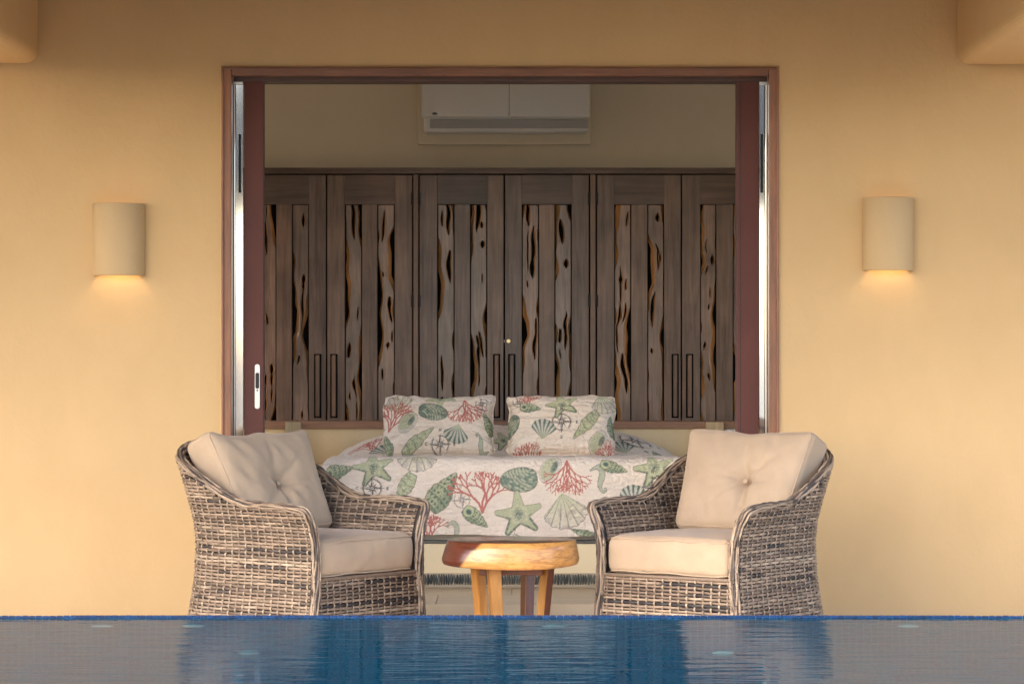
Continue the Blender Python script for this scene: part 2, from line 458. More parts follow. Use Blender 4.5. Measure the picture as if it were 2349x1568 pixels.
def side_wall(x, flip):                            # each with one wide opening, added out of sight to brighten the room
    bm = bmesh.new(); ys = [TH, .32, 2.80, RB]; zs = [-.05, .08, 2.60, 2.9]
    for a in range(3):
        for b_ in range(3):
            if a == 1 and b_ == 1: continue
            p = [(x, ys[a], zs[b_]), (x, ys[a + 1], zs[b_]), (x, ys[a + 1], zs[b_ + 1]), (x, ys[a], zs[b_ + 1])]
            quad(bm, p if flip else p[::-1])
    bmesh.ops.remove_doubles(bm, verts=bm.verts, dist=1e-5)
    obj('room_side_wall', bm, M['room'], villa)
side_wall(-3.4, False); side_wall(3.4, True)
boxo('added_roof_slab', -3.45, 3.45, -4.4, 5.0, 3.26, 3.45, M['ceil'], villa, 0)  # unseen slab added as a sun block, cut back so sky reaches the side openings
bm = bmesh.new(); quad(bm, [(-3.4, TH, 2.9), (3.4, TH, 2.9), (3.4, RB, 2.9), (-3.4, RB, 2.9)])
obj('room_ceiling', bm, M['roomceil'], villa)
boxo('wall_pad', X(958.5, RB - .05), X(1355.5, RB - .05), RB - .05, RB - .001, Z(332, RB - .05), 2.86, M['room'], villa, .006)

# wooden casing of the sliding door
fr = empty('door_frame', (0, 0, 0)); tag(fr, 'reddish brown wooden casing around the wide door opening', 'door frame')
FW = .046
def casing(x0, x1, z0, z1, m):
    bm = bmesh.new()
    cx, cz = (x0 + x1) / 2, (z0 + z1) / 2
    box(bm, x0 - cx, x1 - cx, -.02, .06, z0 - cz, z1 - cz, .004, 2)
    o = obj('casing_board', bm, m, fr); o.location = (cx, .012, cz); return o
casing(OX0 + .006, OX0 + FW, -.004, OZ - .0065, M['frame'])
casing(OX1 - FW, OX1 - .006, -.004, OZ - .0065, M['frame'])
casing(OX0 + FW + .001, OX1 - FW - .001, OZ - .040, OZ - .0065, M['frameh'])
for (x0, x1) in ((OX0 + .001, OX0 + .012), (OX1 - .012, OX1 - .001)):     # thin outer bead
    boxo('bead', x0, x1, -.016, .0, -.004, OZ - .002, M['frame'], fr, .003)
boxo('bead', OX0 + .013, OX1 - .013, -.016, -.0085, OZ - .013, OZ - .002, M['frameh'], fr, .003)
boxo('head_track', OX0 + FW + .002, OX1 - FW - .002, .075, .235, Z(188, .09), OZ - .006, M['track'], fr, .003)

def side_channel(sign):
    """polished metal channel and sliding leaf edge on one side of the opening"""
    s = sign
    e = empty('side_channel', (0, 0, 0))
    if s < 0: a, b_, c, d = X(531, .10), X(539, .10), X(540.2, .10), X(558, .10)
    else:     a, b_, c, d = X(1763, .10), X(1755.5, .10), X(1754, .10), X(1741.5, .10)
    boxo('channel_strip', min(a, b_), max(a, b_), .100, .120, 0, OZ - .052, M['alu'], e, .0015)
    boxo('channel_strip', min(c, d), max(c, d), .104, .124, 0, OZ - .052, M['alu'], e, .0015)
    boxo('gasket', min(b_, c) - .0005, max(b_, c) + .0005, .112, .122, 0, OZ - .056, M['gasket'], e, 0)
    zt, zb_ = Z(308, .1), Z(442, .1)
    gx = X(550, .1) if s < 0 else X(1747.5, .1)
    boxo('brush_strip', gx - .006, gx + .006, .1005, .1035, zb_, zt, M['gasket'], e, 0)
    boxo('head_clip', min(a, d), max(a, d), .088, .099, OZ - .073, OZ - .0525, M['steel'], e, .002)
    tag(e, 'polished metal channel between casing and sliding door at the %s' % ('left' if s < 0 else 'right'), 'door channel', 'door channels')
    return e
side_channel(-1); side_channel(1)

def slider(sign):
    e = empty('sliding_door', (0, 0, 0)); s = sign
    if s < 0: x0, x1 = X(560, .09), X(604, .09)
    else:     x0, x1 = X(1690, .09), X(1740.5, .09)
    boxo('stile', x0, x1, .085, .135, .012, Z(187, .09) + .01, M['stile'], e, .002)
    if s > 0:
        boxo('stile_groove', x0 + .0155, x0 + .0185, .0835, .0848, .02, Z(187, .09), M['gasket'], e, 0)
        boxo('stile_lip', x0 - .004, x0 + .006, .092, .13, .013, Z(187, .09) + .008, M['track'], e, .001)
    else:
        boxo('stile_lip', x1 - .006, x1 + .004, .092, .13, .013, Z(187, .09) + .008, M['track'], e, .001)
        hx, hz0, hz1 = X(590.5, .085), Z(937, .085), Z(835, .085)
        bm = bmesh.new(); box(bm, -.0115, .0115, -.003, .003, -(hz1 - hz0) / 2, (hz1 - hz0) / 2)
        ve = [ed for ed in bm.edges if abs(ed.verts[0].co.y - ed.verts[1].co.y) > .001]
        bmesh.ops.bevel(bm, geom=ve, offset=.0105, segments=5, profile=.5, affect='EDGES')
        hp = obj('pull_plate', bm, M['steel'], e); hp.location = (hx, .0815, (hz0 + hz1) / 2)
        bm = bmesh.new(); box(bm, -.0085, .0085, -.0015, .0015, -.037, .037)
        ve = [ed for ed in bm.edges if abs(ed.verts[0].co.y - ed.verts[1].co.y) > .001]
        bmesh.ops.bevel(bm, geom=ve, offset=.008, segments=5, profile=.5, affect='EDGES')
        q = obj('finger_recess', bm, M['gasket'], hp); q.location = (0, -.0036, .027)
        bm = bmesh.new(); bmesh.ops.create_cone(bm, cap_ends=True, segments=12, radius1=.004, radius2=.003, depth=.002)
        bmesh.ops.rotate(bm, verts=bm.verts, matrix=Matrix.Rotation(R(90), 3, 'X'))
        q = obj('screw', bm, M['iron'], hp); q.location = (0, -.0038, -.018)
    # the leaf runs back into the wall pocket
    tag(e, 'red brown sliding door stile with steel finger pull at the left' if s < 0 else 'plain red brown sliding door stile at the right of the opening', 'sliding door', 'sliding door leaves')
slider(-1); slider(1)

# ------------------------------------------------------------------ wall sconces
def sconce(px0, px1, py0, py1, label, name='wall_sconce'):
    y = -.05
    x0, x1 = X(px0, y), X(px1, y); z0, z1 = Z(py1, y), Z(py0, y)
    cx = (x0 + x1) / 2; hw = (x1 - x0) / 2; h = z1 - z0
    e = empty(name, (cx, 0, z0))
    n = 40; acc = []
    th = np.linspace(0, np.pi, n)
    dep = .105
    rows = [0, .004, .5 * h, h - .004, h]; ins = [.003, 0, 0, 0, .003]
    verts = []; faces = []
    def ring(z, r, d): return np.stack([-np.cos(th) * r, -np.sin(th) * d - .001, np.full(n, z)], -1)
    outer = [ring(z, hw - i, dep - i) for z, i in zip(rows, ins)]
    inner = [ring(z, hw - .011, dep - .011) for z in (h, 0)]
    P_ = np.concatenate(outer + inner)
    f = grid_faces(len(outer) + 2, n)
    close = np.stack([np.arange(n - 1) + 6 * n, np.arange(1, n) + 6 * n, np.arange(1, n), np.arange(n - 1)], -1)
    me = np_mesh('shade', P_, np.concatenate([f, close]))
    obj('shade', me, M['ceramic'], e)
    bm = bmesh.new(); box(bm, -hw + .012, -hw + .030, -.03, -.002, 0.001, .02, .002)
    obj('side_tab', bm, M['ceramic'], e)
    bm = bmesh.new(); box(bm, hw - .030, hw - .012, -.03, -.002, 0.001, .02, .002)
    obj('side_tab', bm, M['ceramic'], e)
    bm = bmesh.new(); bmesh.ops.create_uvsphere(bm, u_segments=16, v_segments=10, radius=.024)
    bmesh.ops.scale(bm, vec=(1, 1, 1.4), verts=bm.verts)
    o = obj('bulb', bm, M['bulb'], e, True); o.location = (0, -.05, h * .50)
    L = bpy.data.lights.new('sconce_light', 'POINT'); L.energy = .26; L.color = (1.0, .76, .46); L.shadow_soft_size = .03
    lo = bpy.data.objects.new('sconce_light', L); link(lo, e); lo.location = (0, -.055, h * .32)
    tag(e, label, 'wall lamp', 'wall sconces')
sconce(209.5, 330, 466, 632, 'lit half round beige wall sconce left of the doorway')
sconce(1981, 2098.5, 452, 620, 'lit half round beige wall sconce right of the doorway')

# ------------------------------------------------------------------ wardrobe
WY = 3.30
cx_ = lambda p: X(p, WY); cz_ = lambda p: Z(p, WY)
ward = empty('wardrobe', (0, 0, 0)); tag(ward, 'dark wooden wardrobe with live edge slats along the back wall', 'wardrobe')
WB = .62
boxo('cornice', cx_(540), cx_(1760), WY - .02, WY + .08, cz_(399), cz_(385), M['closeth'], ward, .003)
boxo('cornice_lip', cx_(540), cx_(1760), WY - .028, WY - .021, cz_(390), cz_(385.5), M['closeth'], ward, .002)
for (a, b_) in ((948.5, 959.5), (1354, 1366)):
    boxo('post', cx_(a), cx_(b_), WY - .008, WY + .05, WB, cz_(399.5), M['handle'], ward, .002)
boxo('carcass', cx_(540), cx_(1760), WY + .046, WY + .10, WB, cz_(399.5), M['backing'], ward, 0)

def slat_mesh(wd, h, seed):
    """one live-edge board: wavy edges and long pointed holes, its sloped edge faces in bark wood"""
    rs = np.random.RandomState(seed); n = 110
    t = np.linspace(0, 1, n)
    def curve(amp, f0):
        s = np.zeros(n)
        for q in range(4):
            s += amp / (q + 1) * np.sin(2 * np.pi * (f0 * (1.8 ** q)) * t + rs.rand() * 6.28) * (.5 + rs.rand())
        return s
    Lm = np.clip(curve(.24, 1.3) + .0 + .12 * rs.rand(), 0, .46) * wd
    Rm = np.clip(curve(.24, 1.1) - .03 + .12 * rs.rand(), 0, .46) * wd
    L = -wd / 2 + Lm; Rr = wd / 2 - Rm
    ch = []
    for hsx in range(2):
        c = np.zeros(n); half = np.zeros(n)
        mid = L + (Rr - L) * (.30 if hsx == 0 else .70) + curve(.05, 2) * wd
        for q in range(rs.randint(3, 6)):
            c0 = rs.rand(); ln = .012 + .085 * rs.rand() ** 2; am = (.06 + .16 * rs.rand()) * wd
            x = (t - c0) / ln
            half = np.maximum(half, am * np.sqrt(np.clip(1 - np.abs(x) ** 1.6, 0, 1)))
        room = np.minimum(mid - L, Rr - mid) * .8
        half = np.minimum(half, np.clip(room, 0, None))
        ch.append((mid - half, mid + half))
    m0 = (ch[0][1] + ch[1][0]) / 2
    a0, b0 = ch[0]; a1, b1 = ch[1]
    b0 = np.minimum(b0, m0); a1 = np.maximum(a1, m0)
    b0 = np.maximum(b0, a0)
    b1 = np.maximum(b1, a1)
    zs = -t * h
    V = []; F = []; MI = []
    def chain(xs, y): 
        s0 = len(V); V.extend((x, y, z) for x, z in zip(xs, zs)); return s0
    TK, SL = .016, .019
    def strip(p, q, mi):
        for i in range(n - 1): F.append((p + i, q + i, q + i + 1, p + i + 1)); MI.append(mi)
    fr_ = [chain(c, 0) for c in (L, a0, b0, a1, b1, Rr)]
    strip(fr_[1], fr_[0], 0); strip(fr_[3], fr_[2], 0); strip(fr_[5], fr_[4], 0)
    # sloped edges reach further out at the back
    var = .45 + 1.1 * vnoise(t * 9 + seed, t * 0 + 3, seed) 
    bl = chain(np.maximum(L - SL * var, -wd / 2), TK); br = chain(np.minimum(Rr + SL * (1.9 - var), wd / 2), TK)
    strip(fr_[0], bl, 1); strip(br, fr_[5], 1)
    for (fa, fb, xa, xb) in ((fr_[1], fr_[2], a0, b0), (fr_[3], fr_[4], a1, b1)):
        gap = xb - xa
        ba = chain(xa + np.minimum(.35 * gap, .004), TK); bb = chain(xb - np.minimum(.35 * gap, .008), TK)
        strip(ba, fa, 1); strip(fb, bb, 1)
    me = bpy.data.meshes.new('slat'); me.from_pydata(V, [], F)
    me.materials.append(M['slat']); me.materials.append(M['sap'])
    me.polygons.foreach_set('material_index', MI); me.update()
    return me

doors = [(552, 748.6, [(597, 634), (669.5, 708.5)], (723, 735)),
         (750, 946.5, [(791, 830.5), (865.5, 905.5)], (760, 772)),
         (961.5, 1156, [(1003, 1042.5), (1078.5, 1117.5)], (1133.5, 1145)),
         (1157.4, 1352, [(1197, 1236.5), (1272, 1311.5)], (1168, 1180)),
         (1368.5, 1562.4, [(1409, 1448), (1485, 1523.5)], (1543, 1554.5)),
         (1563.8, 1758, [(1606, 1643.5), (1681, 1718)], (1576, 1588))]
ztop, zslot = cz_(401), cz_(468.5)
for di, (p0, p1, slots, hd) in enumerate(doors):
    p0 += .9; p1 -= .9; x0, x1 = cx_(p0), cx_(p1)
    bm = bmesh.new(); box(bm, x0 + .004, x1 - .004, WY + .03, WY + .045, WB, ztop - .004)
    d = obj('door', bm, M['backing'], ward)
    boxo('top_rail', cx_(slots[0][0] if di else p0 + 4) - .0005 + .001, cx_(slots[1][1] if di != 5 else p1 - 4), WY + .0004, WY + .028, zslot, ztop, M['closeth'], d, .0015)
    edges = [p0] + [q for s_ in slots for q in s_] + [p1]
    for q in range(3):
        a, b_ = edges[2 * q], edges[2 * q + 1]
        if b_ - a < 3: continue
        zt = ztop if q != 1 else zslot - .0008
        boxo('stile', cx_(a) + (.0 if q else .0), cx_(b_), WY, WY + .028, WB, zt, M['closet'], d, .003)
    for (a, b_) in slots:
        wd = cx_(b_) - cx_(a) - .012
        me = slat_mesh(wd, zslot - .003 - WB, di * 10 + int(a) % 97)
        s_ = obj('slat', me, None, d); s_.location = ((cx_(a) + cx_(b_)) / 2, WY + .010, zslot - .004)
    # routed handle: a raised bar in a dark recess
    hz1, hz0 = cz_(813), cz_(958)
    xa, xb = cx_(hd[0]), cx_(hd[1])
    boxo('handle_recess', xa - .006, xb + .006, WY - .0022, WY - .0005, hz0, hz1 + .004, M['backing'], d, 0)
    boxo('handle', xa + .003, xb - .003, WY - .022, WY - .0025, hz0 + .008, hz1 - .002, M['handle'], d, .004)
    if di in (1, 3, 2, 4):
        hx = x1 if di in (1, 3) else x0
        for py in (456, 690):
            boxo('hinge', hx - .006, hx + .006, WY - .014, WY - .003, cz_(py + 14), cz_(py - 14), M['iron'], d, .002)
    if di == 3:
        bm = bmesh.new(); bmesh.ops.create_cone(bm, cap_ends=True, segments=20, radius1=.0125, radius2=.010, depth=.006)
        bmesh.ops.rotate(bm, verts=bm.verts, matrix=Matrix.Rotation(R(90), 3, 'X'))
        q = obj('lock', bm, M['brass'], d); q.location = (cx_(1166.5), WY - .004, cz_(782))
        boxo('strike_plate', cx_(1156.2), cx_(1157.4), WY - .004, WY + .001, cz_(785), cz_(779), M['white'], d, 0)

# ------------------------------------------------------------------ air conditioner and pull cord
AY = 3.18
ac = empty('air_conditioner', (0, 0, 0)); tag(ac, 'white split air conditioner on the wall above the wardrobe', 'air conditioner')
ax0, ax1 = X(967, AY), X(1353, AY)
bm = bmesh.new(); box(bm, ax0 + .012, ax1 - .012, AY + .012, RB - .051, Z(303, AY), 2.78, .02, 4)
obj('body', bm, M['acbody'], ac, True)
bm = bmesh.new(); box(bm, ax0, ax1, AY - .006, AY + .06, Z(270, AY), 2.77, .012, 4)
obj('front_panel', bm, M['acbody'], ac, True)
boxo('trim_line', ax0 + .02, ax1 - .02, AY - .005, AY + .011, Z(272.2, AY), Z(270.4, AY), M['white'], ac, 0)
boxo('flap', X(986, AY), X(1349, AY), AY + .004, AY + .0118, Z(294, AY), Z(274, AY), M['acgrey'], ac, .002)
boxo('flap_lip', X(986, AY), X(1349, AY), AY + .001, AY + .010, Z(297, AY), Z(294.6, AY), M['acbody'], ac, 0)
bm = bmesh.new(); bmesh.ops.create_cone(bm, cap_ends=True, segments=24, radius1=.0155, radius2=.0145, depth=.003)
bmesh.ops.rotate(bm, verts=bm.verts, matrix=Matrix.Rotation(R(90), 3, 'X')); bmesh.ops.scale(bm, vec=(1, 1, .42), verts=bm.verts)
o = obj('badge', bm, M['logo'], ac); o.location = (X(997.5, AY), AY - .0075, Z(261, AY))
for q in range(-3, 4):                             # pale strokes of the badge's small lettering
    boxo('badge_letter', o.location.x + q * .0032 - .0009, o.location.x + q * .0032 + .0009, AY - .0105, AY - .0092, o.location.z - .0016, o.location.z + .0016, M['acgrey'], ac, 0)
pc = empty('pull_cord', (X(1168, 1.6), 1.6, 0)); tag(pc, 'thin dark pull cord with white knob hanging before the air conditioner', 'cord')
acc = Acc(); tube(acc, [(0, 0, z) for z in np.linspace(Z(262, 1.6), 2.895, 6)], .0013); obj('cord', acc.mesh('cord'), M['cord'], pc)
bm = bmesh.new(); bmesh.ops.create_cone(bm, cap_ends=True, segments=16, radius1=.0085, radius2=.006, depth=Z(259, 1.6) - Z(271, 1.6))
bmesh.ops.bevel(bm, geom=list(bm.edges), offset=.002, segments=2, affect='EDGES')
o = obj('knob', bm, M['white'], pc, True); o.location = (0, 0, (Z(259, 1.6) + Z(271, 1.6)) / 2)

# ------------------------------------------------------------------ headboard wall, posts, socket, platform
HY = 2.88
hb = empty('headboard', (0, 0, 0)); tag(hb, 'low cream plastered headboard wall with brown wooden cap rail', 'headboard')
boxo('panel', -1.75, 1.75, HY, HY + .16, -.01, Z(983, HY), M['bedbase'], hb, .004)
boxo('cap_rail', -1.75, 1.75, HY - .014, HY + .18, Z(983, HY) + .0005, Z(966, HY), M['rail'], hb, .004)
boxo('shelf', -1.75, -.80, 2.30, HY - .001, -.01, .528, M['bedbase'], hb, .008)
boxo('shelf', .74, 1.75, 2.30, HY - .001, -.01, .528, M['bedbase'], hb, .008)
o = boxo('wooden_post', X(654, 2.8), X(690.5, 2.8), 2.80, 2.864, .53, Z(967.5, 2.8), M['post'], None, .003); tag(o, 'pale wooden post on the left end of the headboard', 'post', 'headboard posts')
o = boxo('wooden_post', X(1619.5, 2.8), X(1660, 2.8), 2.80, 2.864, .53, Z(967.5, 2.8), M['post'], None, .003); tag(o, 'pale wooden post on the right end of the headboard', 'post', 'headboard posts')
so = empty('wall_socket', (X(1674, HY), HY - .002, Z(991, HY))); tag(so, 'pale grey wall socket beside the right headboard post', 'socket')
bm = bmesh.new(); box(bm, -.026, .026, -.030, .0, -.04, .018, .005); obj('plate', bm, M['white'], so).location = (0, -.014, 0)
bm = bmesh.new(); box(bm, -.018, .018, -.004, .0, -.03, .008, .002); obj('outlet', bm, M['acgrey'], so).location = (0, -.0445, 0)

FY = .90                                           # foot of the bed
BCX = X(1157.5, FY)
plat = empty('bed_platform', (BCX, FY, 0)); tag(plat, 'cream plastered bed platform with a row of dark pebbles', 'bed base')
bm = bmesh.new(); box(bm, -.86, .86, .035, 1.97, -.01, Z(1246, FY + .035) , .006)
obj('platform', bm, M['bedbase'], plat)
bm = bmesh.new(); box(bm, -.852, .852, .055, 1.9, Z(1246, FY + .035) + .0005, .30, .01)
obj('box_spring', bm, M['sheet'], plat)
zb0 = Z(1246, FY + .035)
bm = bmesh.new(); box(bm, -.85, .85, .037, .054, zb0 + .0005, zb0 + .017, .002)
obj('black_trim', bm, M['black'], plat)
acc = Acc()
for i in range(0, 300):
    x = -.84 + i * .0056
    tube(acc, [(x, .0365, zb0 + .004), (x + .005, .0365, zb0 + .0135)], .0011, ns=4)
o = obj('trim_stitch', acc.mesh('trim_stitch'), M['steel'], plat); o['kind'] = 'stuff'
zp0, zp1 = Z(1342, FY + .03), Z(1314, FY + .03)
bm = bmesh.new(); box(bm, -.86, .86, .022, .0345, 0.0, zp1, .003)
obj('pebble_bed', bm, M['grout'], plat)
acc = bmesh.new(); bmesh.ops.create_uvsphere(acc, u_segments=10, v_segments=7, radius=1.0)
pme = mesh_of(acc, 'pebble', True); pme.materials.append(M['pebble'])
x = -.50
while x < .50:
    wd = random.uniform(.0042, .0078)
    o = obj('pebble', pme, None, plat)
    o.scale = (wd, .008, (zp1 - zp0) / 2 * random.uniform(.80, .98)); x += wd
    o.location = (x, .021, (zp0 + zp1) / 2 + random.uniform(-.001, .001)); o.rotation_euler = (0, random.uniform(-.10, .10), 0)
    x += wd + random.uniform(.0004, .0018)

# ------------------------------------------------------------------ printed cloth: sea shells, corals, stars, compasses
INK = np.array([.10, .085, .075]); PALE = np.array([.44, .47, .28]); MIDG = np.array([.22, .29, .19])
DKG = np.array([.060, .125, .10]); TEAL = np.array([.035, .11, .11]); CORAL = np.array([.56, .155, .125]); CREAM = np.array([.62, .60, .45])

class Cloth:
    """colour of every vertex of a cloth, painted in flat cloth coordinates (units of photo-scale pixels)"""
    def __init__(s, x, y, base):
        s.x = x.ravel(); s.y = y.ravel(); s.c = np.tile(np.array(base), (s.x.size, 1))
        n = vnoise(s.x * .03, s.y * .05, 5)
        s.c *= (.97 + .05 * n)[:, None]
    def local(s, cx, cy, R_, rot, ext=1.4):
        dx, dy = s.x - cx, s.y - cy
        idx = np.nonzero((np.abs(dx) < R_ * ext) & (np.abs(dy) < R_ * ext))[0]
        ca, sa = math.cos(rot), math.sin(rot)
        X_, Y_ = dx[idx] / R_, -dy[idx] / R_                # y up
        return idx, X_ * ca + Y_ * sa, -X_ * sa + Y_ * ca
    def put(s, idx, mask, col, a=1.0):
        a = (np.asarray(a) * mask.astype(float) if np.ndim(mask) else a)
        a = np.clip(a, 0, 1)[:, None]
        s.c[idx] = s.c[idx] * (1 - a) + np.asarray(col) * a
    def mott(s, idx, sc=.5, seed=3): return vnoise(s.x[idx] * sc, s.y[idx] * sc, seed)

    def star(s, cx, cy, R_, rot=0.0, a=1.0):
        idx, u, v = s.local(cx, cy, R_, rot)
        if not len(idx): return
        best = np.full(len(idx), -9.0); tt = np.zeros(len(idx)); side = np.zeros(len(idx))
        for k in range(5):
            th = math.pi / 2 + k * 2 * math.pi / 5 + (.10 if k % 2 else -.06)
            t = u * math.cos(th) + v * math.sin(th); d = -u * math.sin(th) + v * math.cos(th)
            tc = np.clip(t, 0, .9)
            wv = .27 * (1 - tc) ** 1.3 + .11
            sd = wv - np.hypot(d, t - tc); m = sd > best
            best = np.where(m, sd, best); tt = np.where(m, t, tt); side = np.where(m, (d * math.cos(th) * -1 - 0) , side)
        ins = best > 0; r = np.hypot(u, v)
        n = s.mott(idx, .35)
        s.put(idx, ins, PALE * 1.15, .9 * a)
        s.put(idx, ins & (v < -.02) & (best < .10), MIDG, .75 * a * n * 1.4)
        s.put(idx, ins & (v + .25 * u < -.12) & (best < .075), DKG, .8 * a * (n + .2))
        s.put(idx, ins & (r < .30), DKG, np.clip(1.25 - r / .26, 0, 1) * .85 * a)
        dots = (s.mott(idx, .95, 9) > .70)
        s.put(idx, ins & dots & (r < .42), CREAM * 1.2, .9 * a)
        s.put(idx, ins & dots & (r >= .42) & (best > .03) & (s.mott(idx, .9, 8) > .5), MIDG, .45 * a)
        s.put(idx, (best > -.012) & (best < .022), INK * 1.5, .55 * a)

    def coral(s, cx, cy, R_, rot=0.0, seed=1, a=1.0, spread=.46):
        rs = random.Random(seed); segs = []
        def grow(x, y, th, ln, lev):
            x2, y2 = x + ln * math.cos(th), y + ln * math.sin(th)
            segs.append((x, y, x2, y2, .042 if lev < 2 else (.031 if lev < 4 else .023)))
            if lev >= 5 or math.hypot(x2, y2 + 1) > 2.1: return
            k = 2 if rs.random() < .86 else 1
            for q in range(k):
                sg = (q * 2 - 1) if k == 2 else rs.choice((-1, 1))
                grow(x2, y2, th + sg * (spread * rs.uniform(.5, 1.05)) + rs.uniform(-.12, .12), ln * rs.uniform(.74, .98), lev + 1)
        for b0 in (-.38, .02, .36): grow(0, -1, math.pi / 2 + b0, .40, 0)
        idx, u, v = s.local(cx, cy, R_, rot, 1.35)
        if not len(idx): return
        best = np.full(len(idx), -9.0)
        for (x1, y1, x2, y2, wv) in segs:
            dx, dy = x2 - x1, y2 - y1; L2 = dx * dx + dy * dy
            t = np.clip(((u - x1) * dx + (v - y1) * dy) / L2, 0, 1)
            best = np.maximum(best, wv - np.hypot(u - x1 - t * dx, v - y1 - t * dy))
        s.put(idx, best > 0, CORAL * (1 + 0 * a), .95 * a)
        s.put(idx, (best > 0) & (best < .010), CORAL * .55, .4 * a)

    def scallop(s, cx, cy, R_, rot=0.0, striped=True, a=1.0):
        idx, u, v = s.local(cx, cy, R_, rot)
        if not len(idx): return
        yy = v + .82; r = np.hypot(u, yy); th = np.arctan2(u, yy)        # hinge at the bottom
        rmax = 1.62 * (1 - .17 * (np.abs(th) / .85) ** 2.4) + .025 * np.cos(th * 26)
        ins = (np.abs(th) < .86) & (r < rmax)
        fan = np.cos(th * 24)
        if striped:
            s.put(idx, ins, np.array([.55, .56, .47]), .75 * a)
            s.put(idx, ins & (fan > .15) & (r > .12), DKG * 1.15, np.clip(.25 + r * .5, 0, .92) * a)
            s.put(idx, ins & (r < .55), PALE * 1.1, .5 * a)
        else:
            s.put(idx, ins, PALE * 1.25, np.clip(.85 - r * .42, .15, 1) * a)
            s.put(idx, ins & (s.mott(idx, .12, 6) > .5) & (r > .7), np.array([.40, .33, .30]), .4 * a)
            s.put(idx, ins & (fan > .86), INK * 1.6, .6 * a)
        s.put(idx, ins & ((r > rmax - .035) | (np.abs(th) > .835)), INK * 1.5, .55 * a)

    def clam(s, cx, cy, R_, rot=0.0, a=1.0):
        idx, u, v = s.local(cx, cy, R_, rot)
        if not len(idx): return
        e = (u / 1.0) ** 2 + ((v + .06 * u) / (.66 + .10 * u)) ** 2
        e = np.where((u > .75) & (v > .2), e * .9, e)
        ins = e < 1; n = s.mott(idx, .2, 4)
        s.put(idx, ins, np.array([.42, .46, .33]), .9 * a)
        s.put(idx, ins & (n + .5 * np.abs(u) > .72), DKG * 1.5, .7 * a)
        s.put(idx, ins & (np.abs(u * .8 + v * .9 + .05) < .16), CREAM * .8, .7 * a)
        rr = np.hypot(u - .75, v - .55)
        s.put(idx, ins & (np.sin(rr * 36 + 3 * n) > .45), DKG * 1.1, .62 * a)
        s.put(idx, (e > .93) & (e < 1.05), INK * 1.3, .6 * a)

    def compass(s, cx, cy, R_, rot=0.0, a=1.0):
        idx, u, v = s.local(cx, cy, R_, rot, 1.9)
        if not len(idx): return
        r = np.hypot(u, v); th = np.arctan2(v, u)
        s.put(idx, (np.abs(r - .93) < .055) & (np.sin(th * 2 + .5) > -.8), INK, .9 * a)
        s.put(idx, np.abs(r - 1.05) < .025, INK, .5 * a)
        for k in range(8):
            t0 = k * math.pi / 4; L = 1.32 if k % 2 == 0 else .72; wv = .20 if k % 2 == 0 else .13
            t = u * math.cos(t0) + v * math.sin(t0); d = -u * math.sin(t0) + v * math.cos(t0)
            tri = (t > 0) & (np.abs(d) < wv * (1 - t / L)) & (t < L) & (r > .2)
            s.put(idx, tri & (d > 0), INK * .8, .95 * a)
            s.put(idx, tri & (d <= 0), np.array([.62, .58, .53]), .9 * a)
            s.put(idx, tri & (np.abs(d) > wv * (1 - t / L) - .05), INK, .7 * a)
        s.put(idx, np.abs(r - .20) < .045, INK, .95 * a); s.put(idx, r < .09, INK, .9 * a)
        def stroke(pts):
            for (x1, y1), (x2, y2) in zip(pts[:-1], pts[1:]):
                dx, dy = x2 - x1, y2 - y1
                t = np.clip(((u - x1) * dx + (v - y1) * dy) / (dx * dx + dy * dy), 0, 1)
                s.put(idx, np.hypot(u - x1 - t * dx, v - y1 - t * dy) < .04, INK, .8 * a)
        stroke([(-.12, 1.42), (-.08, 1.72), (.08, 1.44), (.12, 1.74)])                      # N
        stroke([(.10, -1.44), (-.06, -1.46), (-.08, -1.58), (.08, -1.62), (.06, -1.74), (-.10, -1.74)])  # S
        stroke([(1.72, .12), (1.56, .10), (1.54, 0), (1.66, 0), (1.54, -.02), (1.56, -.14), (1.74, -.12)])  # E
        stroke([(-1.44, .10), (-1.60, .12), (-1.70, 0), (-1.60, -.12), (-1.46, -.10)])      # O

    def whelk(s, cx, cy, R_, rot=0.0, a=1.0, fat=.46, pale=False, mouth=False):
        """spiral shell along +v, tip up"""
        idx, u, v = s.local(cx, cy, R_, rot)
        if not len(idx): return
        t = np.clip((v + 1) / 2, 0, 1)
        wv = fat * np.where(t < .35, .62 + .38 * np.sin(t / .35 * 1.57), (1 - (t - .35) / .65) ** .85 * .92 + .06)
        wh = np.where(t < .40, 0.0, np.abs(np.sin((t - .4) * 15.7))) * .13
        wv = wv + wh * (1 - t)
        ins = (np.abs(u) < wv) & (v > -1) & (v < 1); q = u / (wv + 1e-6); n = s.mott(idx, .45, 2)
        s.put(idx, ins, PALE * (1.2 if pale else 1.0), .9 * a)
        arc = v + .16 * u + .10 * q * q
        if pale:
            s.put(idx, ins & (n > .62), MIDG, .55 * a)
            s.put(idx, ins & (np.sin(arc * 17) > .88), INK * 1.6, .55 * a)
            s.put(idx, ins & (n < .22), CREAM, .6 * a)
        else:
            s.put(idx, ins & ((q > .25) | (n > .66)), MIDG, .7 * a)
            s.put(idx, ins & (np.sin(arc * 26) > .0) & (np.sin(u * 34) > -.15) & (n > .30), DKG, .8 * a)
            s.put(idx, ins & (np.sin(arc * 13) > .9), DKG, .6 * a)
        if mouth:
            e = ((u + .05) / .40) ** 2 + ((v + .66) / .36) ** 2
            s.put(idx, e < 1, PALE * 1.3, .95 * a)
            e2 = ((u + .02) / .20) ** 2 + ((v + .62) / .24) ** 2
            s.put(idx, e2 < 1, TEAL, np.clip(1.3 - e2, 0, 1) * .95 * a)
            s.put(idx, np.abs(e - 1) < .1, INK * 1.5, .6 * a)
        s.put(idx, (np.abs(np.abs(u) - wv) < .022) & (v > -1) & (v < 1), INK * 1.4, .6 * a)
